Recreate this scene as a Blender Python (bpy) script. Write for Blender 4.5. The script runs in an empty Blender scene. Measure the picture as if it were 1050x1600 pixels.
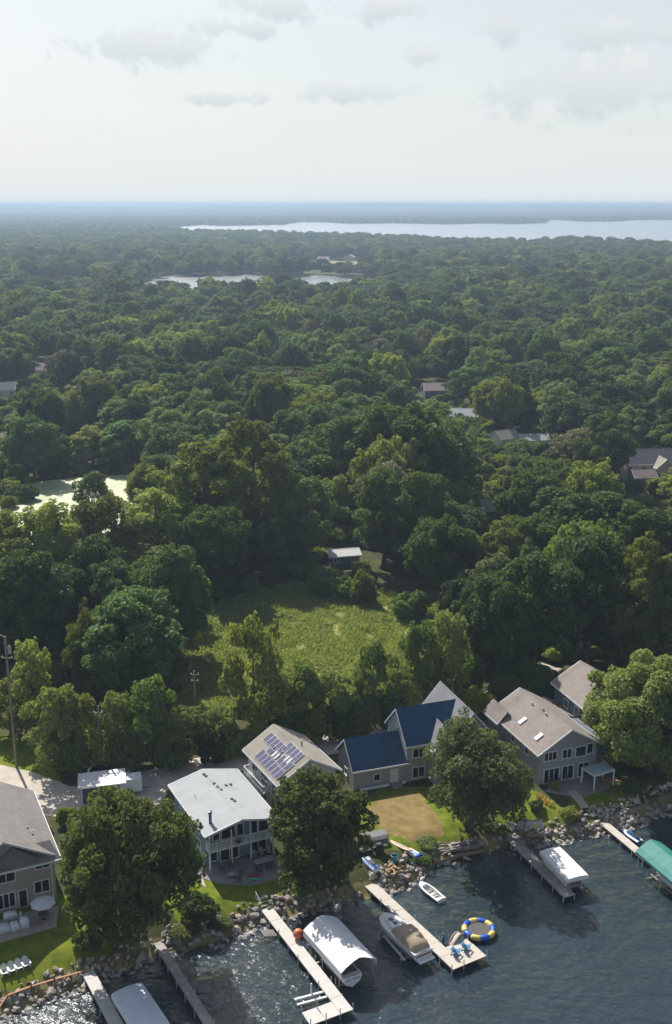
import bpy, bmesh, math, random
import numpy as np
from mathutils import Vector, Matrix

R = math.radians
random.seed(7)
rng = np.random.default_rng(11)
scene = bpy.context.scene
COL = scene.collection

# ------------------------------------------------------------------ camera
CAM_H = 80.0            # metres above the lake
FPX = 1750.0            # focal length in pixels of the 1050 x 1600 photograph
PITCH = math.atan(482.0 / FPX)
cam_d = bpy.data.cameras.new('camera')
cam_d.sensor_fit = 'VERTICAL'
cam_d.sensor_height = 24.0
cam_d.lens = 24.0 * FPX / 1600.0
cam_d.clip_start = 0.5
cam_d.clip_end = 120000.0
cam = bpy.data.objects.new('camera', cam_d)
cam.location = (0, 0, CAM_H)
cam.rotation_euler = (math.pi / 2 - PITCH, 0, 0)
COL.objects.link(cam)
scene.camera = cam

# ------------------------------------------------------------------ sky, sun, exposure
SUN_EL = R(43.0)
SUN_AZ = R(-27.0)       # measured from +Y towards +X
SUN_STRENGTH = 5.0
SKY_STRENGTH = 0.075
world = bpy.data.worlds.new('World')
scene.world = world
world.use_nodes = True
wt = world.node_tree
wt.nodes.clear()


def wn(kind, **kw):
    n = wt.nodes.new(kind)
    for k, v in kw.items():
        setattr(n, k, v)
    return n


def wmath(op, a, b=None, clamp=False):
    n = wn('ShaderNodeMath', operation=op, use_clamp=clamp)
    for i, v in enumerate((a, b)):
        if v is None:
            continue
        if hasattr(v, 'links'):
            wt.links.new(v, n.inputs[i])
        else:
            n.inputs[i].default_value = v
    return n.outputs[0]


sky = wn('ShaderNodeTexSky', sky_type='NISHITA')
sky.sun_disc = False
sky.sun_elevation = SUN_EL
sky.sun_rotation = SUN_AZ
sky.altitude = 250
sky.air_density = 1.0
sky.dust_density = 2.2
sky.ozone_density = 1.0
tc = wn('ShaderNodeTexCoord')
sep = wn('ShaderNodeSeparateXYZ')
wt.links.new(tc.outputs['Generated'], sep.inputs[0])
# veil of thin high cloud: seen edge-on near the horizon, thinner overhead
elev = wmath('MAXIMUM', sep.outputs[2], 0.0)
veil = wmath('POWER', wmath('SUBTRACT', 1.0, elev, True), 3.2)
den = wmath('ADD', elev, 0.10)
comb = wn('ShaderNodeCombineXYZ')
wt.links.new(wmath('DIVIDE', sep.outputs[0], den), comb.inputs[0])
wt.links.new(wmath('DIVIDE', sep.outputs[1], den), comb.inputs[1])
comb.inputs[2].default_value = 3.7
nz = wn('ShaderNodeTexNoise')
nz.inputs['Scale'].default_value = 1.15
nz.inputs['Detail'].default_value = 7
nz.inputs['Roughness'].default_value = 0.55
wt.links.new(comb.outputs[0], nz.inputs['Vector'])
wisps = wn('ShaderNodeMapRange', interpolation_type='SMOOTHSTEP')
wisps.inputs[1].default_value = 0.50
wisps.inputs[2].default_value = 0.72
wt.links.new(nz.outputs[0], wisps.inputs[0])


def cloud(px, py, wpx, hpx):
    """soft mask of one cumulus: an ellipse of directions, frayed by noise"""
    ax = math.atan((px - 525) / FPX)
    el = -(PITCH + math.atan((py - 800) / FPX))
    c = Vector((math.sin(ax) * math.cos(el), math.cos(ax) * math.cos(el), math.sin(el)))
    sx, sy = wpx / FPX / 2, hpx / FPX / 2
    dx = wmath('DIVIDE', wmath('SUBTRACT', sep.outputs[0], c.x), sx)
    dz = wmath('DIVIDE', wmath('SUBTRACT', sep.outputs[2], c.z), sy)
    d2 = wmath('ADD', wmath('MULTIPLY', dx, dx), wmath('MULTIPLY', dz, dz))
    front = wmath('GREATER_THAN', sep.outputs[1], 0.0)
    m = wmath('SUBTRACT', 1.0, wmath('SQRT', d2))
    return wmath('MULTIPLY', m, front), dz


n2 = wn('ShaderNodeTexNoise')
n2.inputs['Scale'].default_value = 38
n2.inputs['Detail'].default_value = 6
n2.inputs['Roughness'].default_value = 0.6
wt.links.new(tc.outputs['Generated'], n2.inputs['Vector'])
cum_mask, cum_shade = None, None
for spec in ((250, 78, 260, 75), (905, 58, 150, 80), (765, 48, 110, 70), (655, 88, 70, 40), (440, 12, 200, 60),
             (600, 14, 130, 50), (930, 140, 420, 120), (560, 145, 220, 40), (370, 45, 190, 40), (1010, 60, 120, 60), (360, 155, 140, 26)):
    m, dz = cloud(*spec)
    m = wmath('ADD', m, wmath('MULTIPLY', wmath('SUBTRACT', n2.outputs[0], 0.5), 2.6))
    r = wn('ShaderNodeMapRange', interpolation_type='SMOOTHSTEP')
    r.inputs[1].default_value = 0.12
    r.inputs[2].default_value = 0.75
    wt.links.new(m, r.inputs[0])
    s = wmath('MULTIPLY', r.outputs[0], wmath('MULTIPLY', wmath('ADD', dz, 0.7), 0.7, True))
    cum_mask = r.outputs[0] if cum_mask is None else wmath('MAXIMUM', cum_mask, r.outputs[0])
    cum_shade = s if cum_shade is None else wmath('MAXIMUM', cum_shade, s)


def wmix(fac, a, b):
    n = wn('ShaderNodeMix', data_type='RGBA')
    for sock, v in ((n.inputs[0], fac), (n.inputs[6], a), (n.inputs[7], b)):
        if hasattr(v, 'links'):
            wt.links.new(v, sock)
        else:
            sock.default_value = v
    return n.outputs[2]


K = 0.745 / SKY_STRENGTH
VEIL = (0.775 * K, 0.825 * K, 0.845 * K, 1)
WISP = (0.90 * K, 0.92 * K, 0.93 * K, 1)
BASE = (0.56 * K, 0.635 * K, 0.675 * K, 1)
TOPC = (0.83 * K, 0.85 * K, 0.85 * K, 1)
c0 = wmix(wmath('MULTIPLY', veil, 0.97), sky.outputs[0], VEIL)
c1 = wmix(wmath('MULTIPLY', wisps.outputs[0], wmath('MULTIPLY', elev, 1.6, True)), c0, WISP)
c2 = wmix(wmath('MULTIPLY', cum_mask, 0.75), c1, BASE)
c3 = wmix(wmath('MULTIPLY', cum_shade, 0.85), c2, TOPC)
bg = wn('ShaderNodeBackground')
bg.inputs['Strength'].default_value = SKY_STRENGTH
wt.links.new(c3, bg.inputs['Color'])
wo = wn('ShaderNodeOutputWorld')
wt.links.new(bg.outputs[0], wo.inputs['Surface'])

sun_d = bpy.data.lights.new('sun', 'SUN')
sun_d.energy = SUN_STRENGTH
sun_d.angle = R(0.55)
sun_d.color = (1.0, 0.955, 0.89)
sun = bpy.data.objects.new('sun', sun_d)
to_sun = Vector((math.sin(SUN_AZ) * math.cos(SUN_EL), math.cos(SUN_AZ) * math.cos(SUN_EL), math.sin(SUN_EL)))
sun.rotation_euler = to_sun.to_track_quat('Z', 'Y').to_euler()
sun.location = (0, 0, 120)
COL.objects.link(sun)

scene.view_settings.view_transform = 'Standard'
scene.view_settings.look = 'None'
scene.view_settings.exposure = 0.5
scene.view_settings.gamma = 1.0
scene.view_settings.use_curve_mapping = False
scene.render.engine = 'CYCLES'
scene.cycles.max_bounces = 8
scene.cycles.diffuse_bounces = 3
scene.cycles.glossy_bounces = 3
scene.cycles.transparent_max_bounces = 12
scene.cycles.volume_bounces = 0
scene.cycles.use_denoising = True
scene.cycles.sample_clamp_indirect = 4.0
scene.cycles.sample_clamp_direct = 3.0
scene.cycles.caustics_reflective = False
scene.cycles.caustics_refractive = False


# ------------------------------------------------------------------ helpers
def at(x, y, z=0.0):
    """the point at height z (metres) that a pixel of the photograph looks at"""
    d = Vector(((x - 525) / FPX, 0, 0))
    v = -(y - 800) / FPX
    cp, sp = math.cos(PITCH), math.sin(PITCH)
    d += Vector((0, cp + v * sp, -sp + v * cp))
    return Vector((0, 0, CAM_H)) + d * ((CAM_H - z) / -d.z)


def top_height(Y, py):
    """height of a point at distance Y that shows at image row py"""
    return CAM_H - Y * math.tan(PITCH + math.atan((py - 800) / FPX))


class MB:
    """collects shapes; build() links them as one mesh object"""

    def __init__(self):
        self.v, self.f, self.m = [], [], Matrix.Identity(4)

    def add(self, vs, fs):
        o = len(self.v)
        self.v += [tuple(self.m @ Vector(p)) for p in vs]
        self.f += [tuple(i + o for i in f) for f in fs]
        return self

    def box(self, x0, x1, y0, y1, z0, z1):
        return self.add([(x0, y0, z0), (x1, y0, z0), (x1, y1, z0), (x0, y1, z0), (x0, y0, z1), (x1, y0, z1), (x1, y1, z1), (x0, y1, z1)],
                        [(3, 2, 1, 0), (4, 5, 6, 7), (0, 1, 5, 4), (1, 2, 6, 5), (2, 3, 7, 6), (3, 0, 4, 7)])

    def bar(self, a, b, w, h=None):
        """a square bar from a to b"""
        a, b = Vector(a), Vector(b)
        h = h or w
        d = (b - a).normalized()
        s = d.cross(Vector((0, 0, 1)))
        s = Vector((1, 0, 0)) if s.length < 1e-4 else s.normalized()
        u = s.cross(d)
        vs = [p + s * i * w / 2 + u * j * h / 2 for p in (a, b) for i, j in ((-1, -1), (1, -1), (1, 1), (-1, 1))]
        return self.add(vs, [(3, 2, 1, 0), (4, 5, 6, 7), (0, 1, 5, 4), (1, 2, 6, 5), (2, 3, 7, 6), (3, 0, 4, 7)])

    def prism(self, prof, y0, y1):
        """profile in x,z extruded along y"""
        n = len(prof)
        vs = [(x, y0, z) for x, z in prof] + [(x, y1, z) for x, z in prof]
        fs = [tuple(range(n)), tuple(range(2 * n - 1, n - 1, -1))]
        fs += [(i, i + n, (i + 1) % n + n, (i + 1) % n) for i in range(n)]
        return self.add(vs, fs)

    def slab(self, poly, z0, z1):
        n = len(poly)
        vs = [(p[0], p[1], z0) for p in poly] + [(p[0], p[1], z1) for p in poly]
        fs = [tuple(range(n - 1, -1, -1)), tuple(range(n, 2 * n))]
        fs += [(i, (i + 1) % n, (i + 1) % n + n, i + n) for i in range(n)]
        return self.add(vs, fs)

    def tube(self, pts, rad, n=8, closed=False, caps=True):
        pts = [Vector(p) for p in pts]
        k = len(pts)
        if not hasattr(rad, '__len__'):
            rad = [rad] * k
        vs, fs = [], []
        for i, p in enumerate(pts):
            if closed:
                d = pts[(i + 1) % k] - pts[i - 1]
            else:
                d = pts[min(i + 1, k - 1)] - pts[max(i - 1, 0)]
            d.normalize()
            s = d.cross(Vector((0, 0, 1)))
            s = Vector((1, 0, 0)) if s.length < 1e-3 else s.normalized()
            u = s.cross(d)
            for j in range(n):
                a = 2 * math.pi * j / n
                vs.append(p + (s * math.cos(a) + u * math.sin(a)) * rad[i])
        for i in range(k if closed else k - 1):
            for j in range(n):
                a, b = i * n, ((i + 1) % k) * n
                fs.append((a + j, a + (j + 1) % n, b + (j + 1) % n, b + j))
        if caps and not closed:
            fs += [tuple(range(n - 1, -1, -1)), tuple(range((k - 1) * n, k * n))]
        return self.add(vs, fs)

    def lathe(self, prof, n=16, cx=0, cy=0):
        k = len(prof)
        vs = [(cx + r * math.cos(2 * math.pi * j / n), cy + r * math.sin(2 * math.pi * j / n), z) for r, z in prof for j in range(n)]
        fs = [(i * n + j, i * n + (j + 1) % n, (i + 1) * n + (j + 1) % n, (i + 1) * n + j) for i in range(k - 1) for j in range(n)]
        fs += [tuple(range(n - 1, -1, -1)), tuple(range((k - 1) * n, k * n))]
        return self.add(vs, fs)

    def loft(self, secs, closed=True, caps=True):
        n = len(secs[0])
        vs = [p for s in secs for p in s]
        fs = []
        for i in range(len(secs) - 1):
            for j in range(n if closed else n - 1):
                fs.append((i * n + j, i * n + (j + 1) % n, (i + 1) * n + (j + 1) % n, (i + 1) * n + j))
        if caps:
            fs += [tuple(range(n - 1, -1, -1)), tuple(range((len(secs) - 1) * n, len(secs) * n))]
        return self.add(vs, fs)

    def mesh(self, name, smooth=False):
        me = bpy.data.meshes.new(name)
        me.from_pydata(self.v, [], self.f)
        bm = bmesh.new()
        bm.from_mesh(me)
        bmesh.ops.recalc_face_normals(bm, faces=bm.faces)
        bm.to_mesh(me)
        bm.free()
        if smooth:
            me.polygons.foreach_set('use_smooth', [True] * len(me.polygons))
        return me

    def build(self, name, m, parent=None, smooth=False, bevel=0):
        o = obj(name, self.mesh(name, smooth), m, parent)
        if bevel:
            b = o.modifiers.new('bevel', 'BEVEL')
            b.width = bevel
            b.segments = 2
            b.limit_method = 'ANGLE'
        return o


def obj(name, me, m, parent=None):
    o = bpy.data.objects.new(name, me)
    COL.objects.link(o)
    if m is not None and len(me.materials) == 0:
        me.materials.append(m)
    if parent is not None:
        o.parent = parent
    return o


def tag(o, label=None, cat=None, group=None, kind=None):
    if label:
        o['label'] = label
    if cat:
        o['category'] = cat
    if group:
        o['group'] = group
    if kind:
        o['kind'] = kind
    return o


def thing(name, label, cat, loc=(0, 0, 0), rz=0.0, group=None):
    o = bpy.data.objects.new(name, None)
    o.empty_display_size = 0.3
    COL.objects.link(o)
    o.location = loc
    o.rotation_euler = (0, 0, rz)
    return tag(o, label, cat, group)


def copy_tree(o, parent=None):
    c = o.copy()
    COL.objects.link(c)
    if parent is not None:
        c.parent = parent
    for ch in list(o.children):
        copy_tree(ch, c)
    return c


def np_mesh(name, verts, quads):
    me = bpy.data.meshes.new(name)
    nv, nq = len(verts), len(quads)
    me.vertices.add(nv)
    me.vertices.foreach_set('co', np.ascontiguousarray(verts, dtype=np.float32).ravel())
    me.loops.add(nq * 4)
    me.loops.foreach_set('vertex_index', np.ascontiguousarray(quads, dtype=np.int32).ravel())
    me.polygons.add(nq)
    me.polygons.foreach_set('loop_start', np.arange(0, nq * 4, 4, dtype=np.int32))
    me.polygons.foreach_set('loop_total', np.full(nq, 4, dtype=np.int32))
    me.update(calc_edges=True)
    return me


def lobe_leaves(c, r, leaf, n, g, up=0.25, droop=0.0, squash=0.85):
    """n small leaf sprays round the outside of one lobe of a crown -> verts (n,4,3)"""
    d = g.normal(size=(n * 2, 3))
    d /= np.linalg.norm(d, axis=1)[:, None]
    d = d[d[:, 2] > -0.62][:n]
    n = len(d)
    rad = r * (0.62 + 0.46 * np.sqrt(g.random(n)))[:, None]
    p = c + d * rad * np.array([1, 1, squash])
    if droop:
        p[:, 2] -= droop * g.random(n) * r
    nrm = d * 0.6 + g.normal(size=(n, 3)) * 0.6 + np.array([0, 0, up])
    nrm /= np.linalg.norm(nrm, axis=1)[:, None]
    t = np.cross(nrm, g.normal(size=(n, 3)))
    t /= np.linalg.norm(t, axis=1)[:, None] + 1e-9
    b = np.cross(nrm, t)
    ln = leaf * (0.6 + 0.8 * g.random(n))[:, None]
    wd = ln * (0.5 + 0.35 * g.random(n))[:, None]
    fold = nrm * ln * 0.16
    return np.stack([p + t * ln / 2 - fold, p + b * wd / 2, p - t * ln / 2 - fold * g.random(n)[:, None], p - b * wd / 2], axis=1)


def crown_mesh(name, seed, Rc, z0, z1, nl, leaf, cover, shape='round', droop=0.0, lobe=(0.24, 0.42)):
    g = np.random.default_rng(seed)
    out, lobes = [], []
    zc, hz = (z0 + z1) / 2, (z1 - z0) / 2
    ph = g.random(4) * 6.28
    for i in range(nl):
        # spread over the envelope: golden-angle directions with jitter
        u = 1 - 1.85 * (i + 0.5) / nl
        a = i * 2.39996 + g.normal() * 0.35
        s = math.sqrt(max(0, 1 - u * u))
        k = 0.50 + 0.44 * g.random()
        wob = 1 + 0.16 * math.sin(a * 2 + ph[0]) + 0.14 * math.sin(a * 3 + ph[1])
        if shape == 'cone':
            t = (u + 1) / 2
            rr = Rc * (1.02 - t) * (0.75 + 0.25 * g.random())
            c = np.array([math.cos(a) * rr * 0.8, math.sin(a) * rr * 0.8, z0 + (z1 - z0) * (0.04 + 0.92 * t)])
            r = Rc * (0.20 + 0.22 * (1 - t))
        else:
            c = np.array([math.cos(a) * s * Rc * k * wob, math.sin(a) * s * Rc * k * wob, zc + u * hz * (0.62 + 0.26 * g.random())])
            r = Rc * (lobe[0] + (lobe[1] - lobe[0]) * g.random())
            if shape == 'tall':
                c[2] += g.normal() * hz * 0.08
                r *= 0.85
            if shape == 'dome':
                c[2] = z0 + (c[2] - z0) * 0.95 + 0.05 * hz
        lobes.append((c, r))
        n = max(12, int(cover * 4 * math.pi * r * r / (leaf * leaf * 0.33)))
        out.append(lobe_leaves(c, r, leaf, n, g, droop=droop))
    # ragged outer sprays that break the outline
    for i in range(int(nl * (0.9 if shape != 'cone' else 0))):
        c0, r0 = lobes[int(g.integers(nl))]
        o_ = c0 - np.array([0, 0, zc])
        o_ = o_ / (np.linalg.norm(o_) + 1e-6) + g.normal(size=3) * 0.45
        o_ /= np.linalg.norm(o_)
        c = c0 + o_ * r0 * (0.85 + 0.5 * g.random())
        r = Rc * (0.06 + 0.08 * g.random())
        out.append(lobe_leaves(c, r, leaf * 0.9, max(8, int(cover * 3.2 * math.pi * r * r / (leaf * leaf * 0.33))), g, droop=droop))
    v = np.concatenate(out)
    n = len(v)
    v = v.reshape(-1, 3)
    # fit the grown crown to its stated height and spread
    kz = (z1 - z0) / (np.percentile(v[:, 2], 99.7) - z0)
    kr = Rc / np.percentile(np.hypot(v[:, 0], v[:, 1]), 96)
    v = np.stack([v[:, 0] * kr, v[:, 1] * kr, z0 + (v[:, 2] - z0) * kz], axis=1)
    lobes = [(np.array([c[0] * kr, c[1] * kr, z0 + (c[2] - z0) * kz]), r) for c, r in lobes]
    q = np.arange(n * 4).reshape(-1, 4)
    return np_mesh(name, v, q), lobes


def trunk_mesh(name, seed, h, r, lobes, nb=7, lean=0.03):
    g = random.Random(seed)
    mb = MB()
    pts, rad = [], []
    lx, ly = g.uniform(-lean, lean), g.uniform(-lean, lean)
    for i in range(6):
        t = i / 5
        pts.append((lx * h * t * t + g.uniform(-.04, .04) * r * 4 * t, ly * h * t * t, h * t))
        rad.append(r * (1.35 if i == 0 else 1.0) * (1 - 0.72 * t))
    mb.tube(pts, rad, 8)
    for c, lr in g.sample(lobes, min(nb, len(lobes))):
        s = g.uniform(0.35, 0.75)
        p0 = Vector(pts[0]).lerp(Vector(pts[-1]), s)
        p2 = Vector(c)
        p1 = p0.lerp(p2, 0.5) + Vector((0, 0, 0.12 * (p2 - p0).length))
        mb.tube([p0, p1, p2], [r * 0.42, r * 0.28, r * 0.10], 6)
    return mb.mesh(name, True)


# ------------------------------------------------------------------ materials
def nodes(name):
    m = bpy.data.materials.new(name)
    m.use_nodes = True
    t = m.node_tree
    b = t.nodes.get('Principled BSDF')
    return m, t, b


def mat(name, col, rough=0.6, var=0.18, scale=2.0, bump=0.0, bscale=12.0, spec=0.4, metal=0.0, coat=0.0, stain=None, stain_amt=0.0, stain_scale=0.4,
        stripe=None):
    """painted, woven or weathered surface: noise in the colour, fine relief, optional stains, optional grooves (axis, pitch)"""
    m, t, b = nodes(name)
    L = t.links.new
    b.inputs['Roughness'].default_value = rough
    b.inputs['Metallic'].default_value = metal
    b.inputs['Specular IOR Level'].default_value = spec
    b.inputs['Coat Weight'].default_value = coat
    tc = t.nodes.new('ShaderNodeTexCoord')
    n = t.nodes.new('ShaderNodeTexNoise')
    n.inputs['Scale'].default_value = scale
    n.inputs['Detail'].default_value = 6
    n.inputs['Roughness'].default_value = 0.65
    L(tc.outputs['Object'], n.inputs['Vector'])
    r = t.nodes.new('ShaderNodeValToRGB')
    r.color_ramp.elements[0].position = 0.3
    r.color_ramp.elements[1].position = 0.7
    c = Vector(col)
    r.color_ramp.elements[0].color = (*(c * (1 - var)), 1)
    r.color_ramp.elements[1].color = (*[min(1, x * (1 + var)) for x in c], 1)
    L(n.outputs[0], r.inputs[0])
    colsock = r.outputs[0]
    if stain:
        n3 = t.nodes.new('ShaderNodeTexNoise')
        n3.inputs['Scale'].default_value = stain_scale
        n3.inputs['Detail'].default_value = 5
        L(tc.outputs['Object'], n3.inputs['Vector'])
        mr = t.nodes.new('ShaderNodeMapRange')
        mr.interpolation_type = 'SMOOTHSTEP'
        mr.inputs[1].default_value = 0.45
        mr.inputs[2].default_value = 0.68
        mr.inputs[4].default_value = stain_amt
        L(n3.outputs[0], mr.inputs[0])
        mx = t.nodes.new('ShaderNodeMix')
        mx.data_type = 'RGBA'
        L(mr.outputs[0], mx.inputs[0])
        L(colsock, mx.inputs[6])
        mx.inputs[7].default_value = (*stain, 1)
        colsock = mx.outputs[2]
    L(colsock, b.inputs['Base Color'])
    hsock = None
    if bump:
        n2 = t.nodes.new('ShaderNodeTexNoise')
        n2.inputs['Scale'].default_value = bscale
        n2.inputs['Detail'].default_value = 4
        L(tc.outputs['Object'], n2.inputs['Vector'])
        hsock = n2.outputs[0]
    if stripe:
        w = t.nodes.new('ShaderNodeTexWave')
        w.wave_type = 'BANDS'
        w.bands_direction = stripe[0]
        w.wave_profile = 'SAW'
        w.inputs['Scale'].default_value = 0.314 / stripe[1]
        w.inputs['Distortion'].default_value = 0.0
        L(tc.outputs['Object'], w.inputs['Vector'])
        if hsock is None:
            hsock = w.outputs['Fac']
        else:
            ad = t.nodes.new('ShaderNodeMath')
            L(hsock, ad.inputs[0])
            L(w.outputs['Fac'], ad.inputs[1])
            hsock = ad.outputs[0]
    if hsock is not None:
        bp = t.nodes.new('ShaderNodeBump')
        bp.inputs['Strength'].default_value = max(bump, 0.25)
        bp.inputs['Distance'].default_value = 0.04
        L(hsock, bp.inputs['Height'])
        L(bp.outputs[0], b.inputs['Normal'])
    return m


def foliage(name, col, alt, trans=0.42, spread=0.42):
    """leaves: two greens, each tree and each spray a little different, light passing through"""
    m, t, b = nodes(name)
    L = t.links.new
    gi = t.nodes.new('ShaderNodeNewGeometry')
    oi = t.nodes.new('ShaderNodeObjectInfo')
    ad = t.nodes.new('ShaderNodeMath')
    ad.operation = 'MULTIPLY_ADD'
    L(gi.outputs['Random Per Island'], ad.inputs[0])
    ad.inputs[1].default_value = 0.45
    a2 = t.nodes.new('ShaderNodeMath')
    a2.operation = 'MULTIPLY'
    L(oi.outputs['Random'], a2.inputs[0])
    a2.inputs[1].default_value = 0.62
    L(a2.outputs[0], ad.inputs[2])
    mx = t.nodes.new('ShaderNodeMix')
    mx.data_type = 'RGBA'
    L(ad.outputs[0], mx.inputs[0])
    mx.inputs[6].default_value = (*col, 1)
    mx.inputs[7].default_value = (*alt, 1)
    hs = t.nodes.new('ShaderNodeHueSaturation')
    v = t.nodes.new('ShaderNodeMapRange')
    w = t.nodes.new('ShaderNodeTexWhiteNoise')
    w.noise_dimensions = '1D'
    L(oi.outputs['Random'], w.inputs['W'])
    L(w.outputs[0], v.inputs[0])
    v.inputs[3].default_value = 1 - spread
    v.inputs[4].default_value = 1 + spread
    L(v.outputs[0], hs.inputs['Value'])
    L(mx.outputs[2], hs.inputs['Color'])
    hm = t.nodes.new('ShaderNodeMapRange')
    L(oi.outputs['Random'], hm.inputs[0])
    hm.inputs[3].default_value = 0.478
    hm.inputs[4].default_value = 0.520
    L(hm.outputs[0], hs.inputs['Hue'])
    L(hs.outputs[0], b.inputs['Base Color'])
    b.inputs['Roughness'].default_value = 0.55
    b.inputs['Specular IOR Level'].default_value = 0.08
    tr = t.nodes.new('ShaderNodeBsdfTranslucent')
    br = t.nodes.new('ShaderNodeMix')
    br.data_type = 'RGBA'
    br.blend_type = 'MULTIPLY'
    br.inputs[0].default_value = 1.0
    L(hs.outputs[0], br.inputs[6])
    br.inputs[7].default_value = (1.1, 1.2, 0.55, 1)
    L(br.outputs[2], tr.inputs['Color'])
    ms = t.nodes.new('ShaderNodeMixShader')
    ms.inputs[0].default_value = trans
    out = t.nodes.get('Material Output')
    L(b.outputs[0], ms.inputs[1])
    L(tr.outputs[0], ms.inputs[2])
    L(ms.outputs[0], out.inputs['Surface'])
    return m


F = {
    'dark': foliage('foliage_dark', (0.050, 0.098, 0.044), (0.122, 0.172, 0.060)),
    'mid': foliage('foliage_mid', (0.076, 0.128, 0.046), (0.186, 0.224, 0.066)),
    'light': foliage('foliage_light', (0.135, 0.184, 0.048), (0.290, 0.302, 0.075)),
    'oak': foliage('foliage_oak', (0.120, 0.166, 0.056), (0.250, 0.276, 0.085)),
    'grey': foliage('foliage_grey', (0.112, 0.152, 0.074), (0.215, 0.240, 0.106)),
    'russet': foliage('foliage_russet', (0.125, 0.122, 0.078), (0.205, 0.186, 0.110), 0.25),
    'yellow': foliage('foliage_yellow', (0.26, 0.27, 0.022), (0.40, 0.38, 0.035), 0.40),
    'reed': foliage('foliage_reed', (0.13, 0.19, 0.060), (0.36, 0.35, 0.15), 0.42),
}
BARK = mat('bark', (0.11, 0.085, 0.065), 0.9, 0.35, 6, 0.5, 14)
WHITE = mat('white_paint', (0.66, 0.67, 0.67), 0.45, 0.05, 2)
TRIM = mat('white_trim', (0.70, 0.71, 0.71), 0.5, 0.06, 3)
GLASS = mat('window_glass', (0.012, 0.016, 0.020), 0.06, 0.3, 1.5, spec=0.6)
DARKM = mat('dark_metal', (0.03, 0.032, 0.036), 0.45, 0.2, 4, metal=0.3)
ALU = mat('aluminium', (0.55, 0.56, 0.58), 0.35, 0.1, 3, metal=0.8)
STEEL = mat('galvanised_steel', (0.35, 0.36, 0.37), 0.45, 0.15, 5, metal=0.7)
WOODG = mat('weathered_wood', (0.30, 0.27, 0.24), 0.85, 0.28, 3, 0.4, 20, stain=(0.16, 0.14, 0.12), stain_amt=0.7, stain_scale=0.9)
POLEW = mat('pole_wood', (0.21, 0.175, 0.14), 0.9, 0.3, 5, 0.3, 18)
TIMBER = mat('cedar_timber', (0.42, 0.22, 0.10), 0.8, 0.25, 4, 0.3, 15)
STONEM = [mat('stone_%s' % n, c, 0.9, 0.3, 3, 0.6, 7) for n, c in
          (('grey', (0.24, 0.23, 0.22)), ('tan', (0.34, 0.29, 0.24)), ('dark', (0.12, 0.115, 0.115)), ('pale', (0.46, 0.42, 0.38)), ('rose', (0.30, 0.22, 0.19)))]

# ------------------------------------------------------------------ terrain
G = 2.0                                        # level of the building lots above the lake
SHORE_PX = [(0, 1590), (60, 1568), (116, 1546), (200, 1515), (268, 1488), (329, 1476), (399, 1447), (455, 1432), (498, 1420), (547, 1412),
            (602, 1396), (640, 1382), (660, 1368), (679, 1354), (715, 1341), (758, 1330), (790, 1325), (813, 1322), (857, 1317), (924, 1307),
            (980, 1294), (1006, 1284), (1050, 1264)]
SHORE = [tuple(at(x, y, 0)[:2]) for x, y in SHORE_PX]
e0, e1 = np.array(SHORE[0]), np.array(SHORE[-1])
SHORE = [tuple(e0 + np.array((-3600, -1750))), tuple(e0 + np.array((-60, -30)))] + SHORE + [tuple(e1 + np.array((50, 30))), tuple(e1 + np.array((3600, 1900)))]


def shore_dist(x, y):
    """signed distance to the water line, positive inland"""
    x, y = np.asarray(x, float), np.asarray(y, float)
    best = np.full(x.shape, 1e12)
    sgn = np.ones(x.shape)
    for (ax, ay), (bx, by) in zip(SHORE[:-1], SHORE[1:]):
        dx, dy = bx - ax, by - ay
        t = np.clip(((x - ax) * dx + (y - ay) * dy) / (dx * dx + dy * dy), 0, 1)
        d2 = (x - ax - t * dx) ** 2 + (y - ay - t * dy) ** 2
        near = d2 < best
        best = np.where(near, d2, best)
        sgn = np.where(near, np.sign(dx * (y - ay) - dy * (x - ax)), sgn)
    return np.sqrt(best) * np.where(sgn == 0, 1, sgn)


def far_relief(x, y):
    s = np.clip((y - 8500) / 4500, 0, 1)
    w = (np.sin(x / 1700 + 0.6) * np.sin(y / 2300 + 1.1) + 0.6 * np.sin(x / 760 + y / 1900) + 0.55 * np.sin(x / 330 + 2 + y / 800)) / 2.15
    return s * (37 + 25 * w)


def ground_z(x, y):
    d = shore_dist(x, y)
    z = np.interp(d, [-80, -30, -18, -6, -1.5, 0, 2.6, 4.6, 40], [-4.6, -2.2, -1.15, -0.65, -0.32, 0.0, 1.4, G, G])
    return z + np.where(d > 20, far_relief(np.asarray(x, float), np.asarray(y, float)), 0)


def gz(x, y):
    return float(ground_z(np.array([x]), np.array([y]))[0])


def pip(poly, x, y):
    x, y = np.asarray(x), np.asarray(y)
    c = np.zeros(x.shape, bool)
    j = len(poly) - 1
    for i in range(len(poly)):
        xi, yi = poly[i][0], poly[i][1]
        xj, yj = poly[j][0], poly[j][1]
        if yi != yj:
            c ^= ((yi > y) != (yj > y)) & (x < (xj - xi) * (y - yi) / (yj - yi) + xi)
        j = i
    return c


def px_poly(pts, z=G):
    return [tuple(at(x, y, z)[:2]) for x, y in pts]


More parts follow.
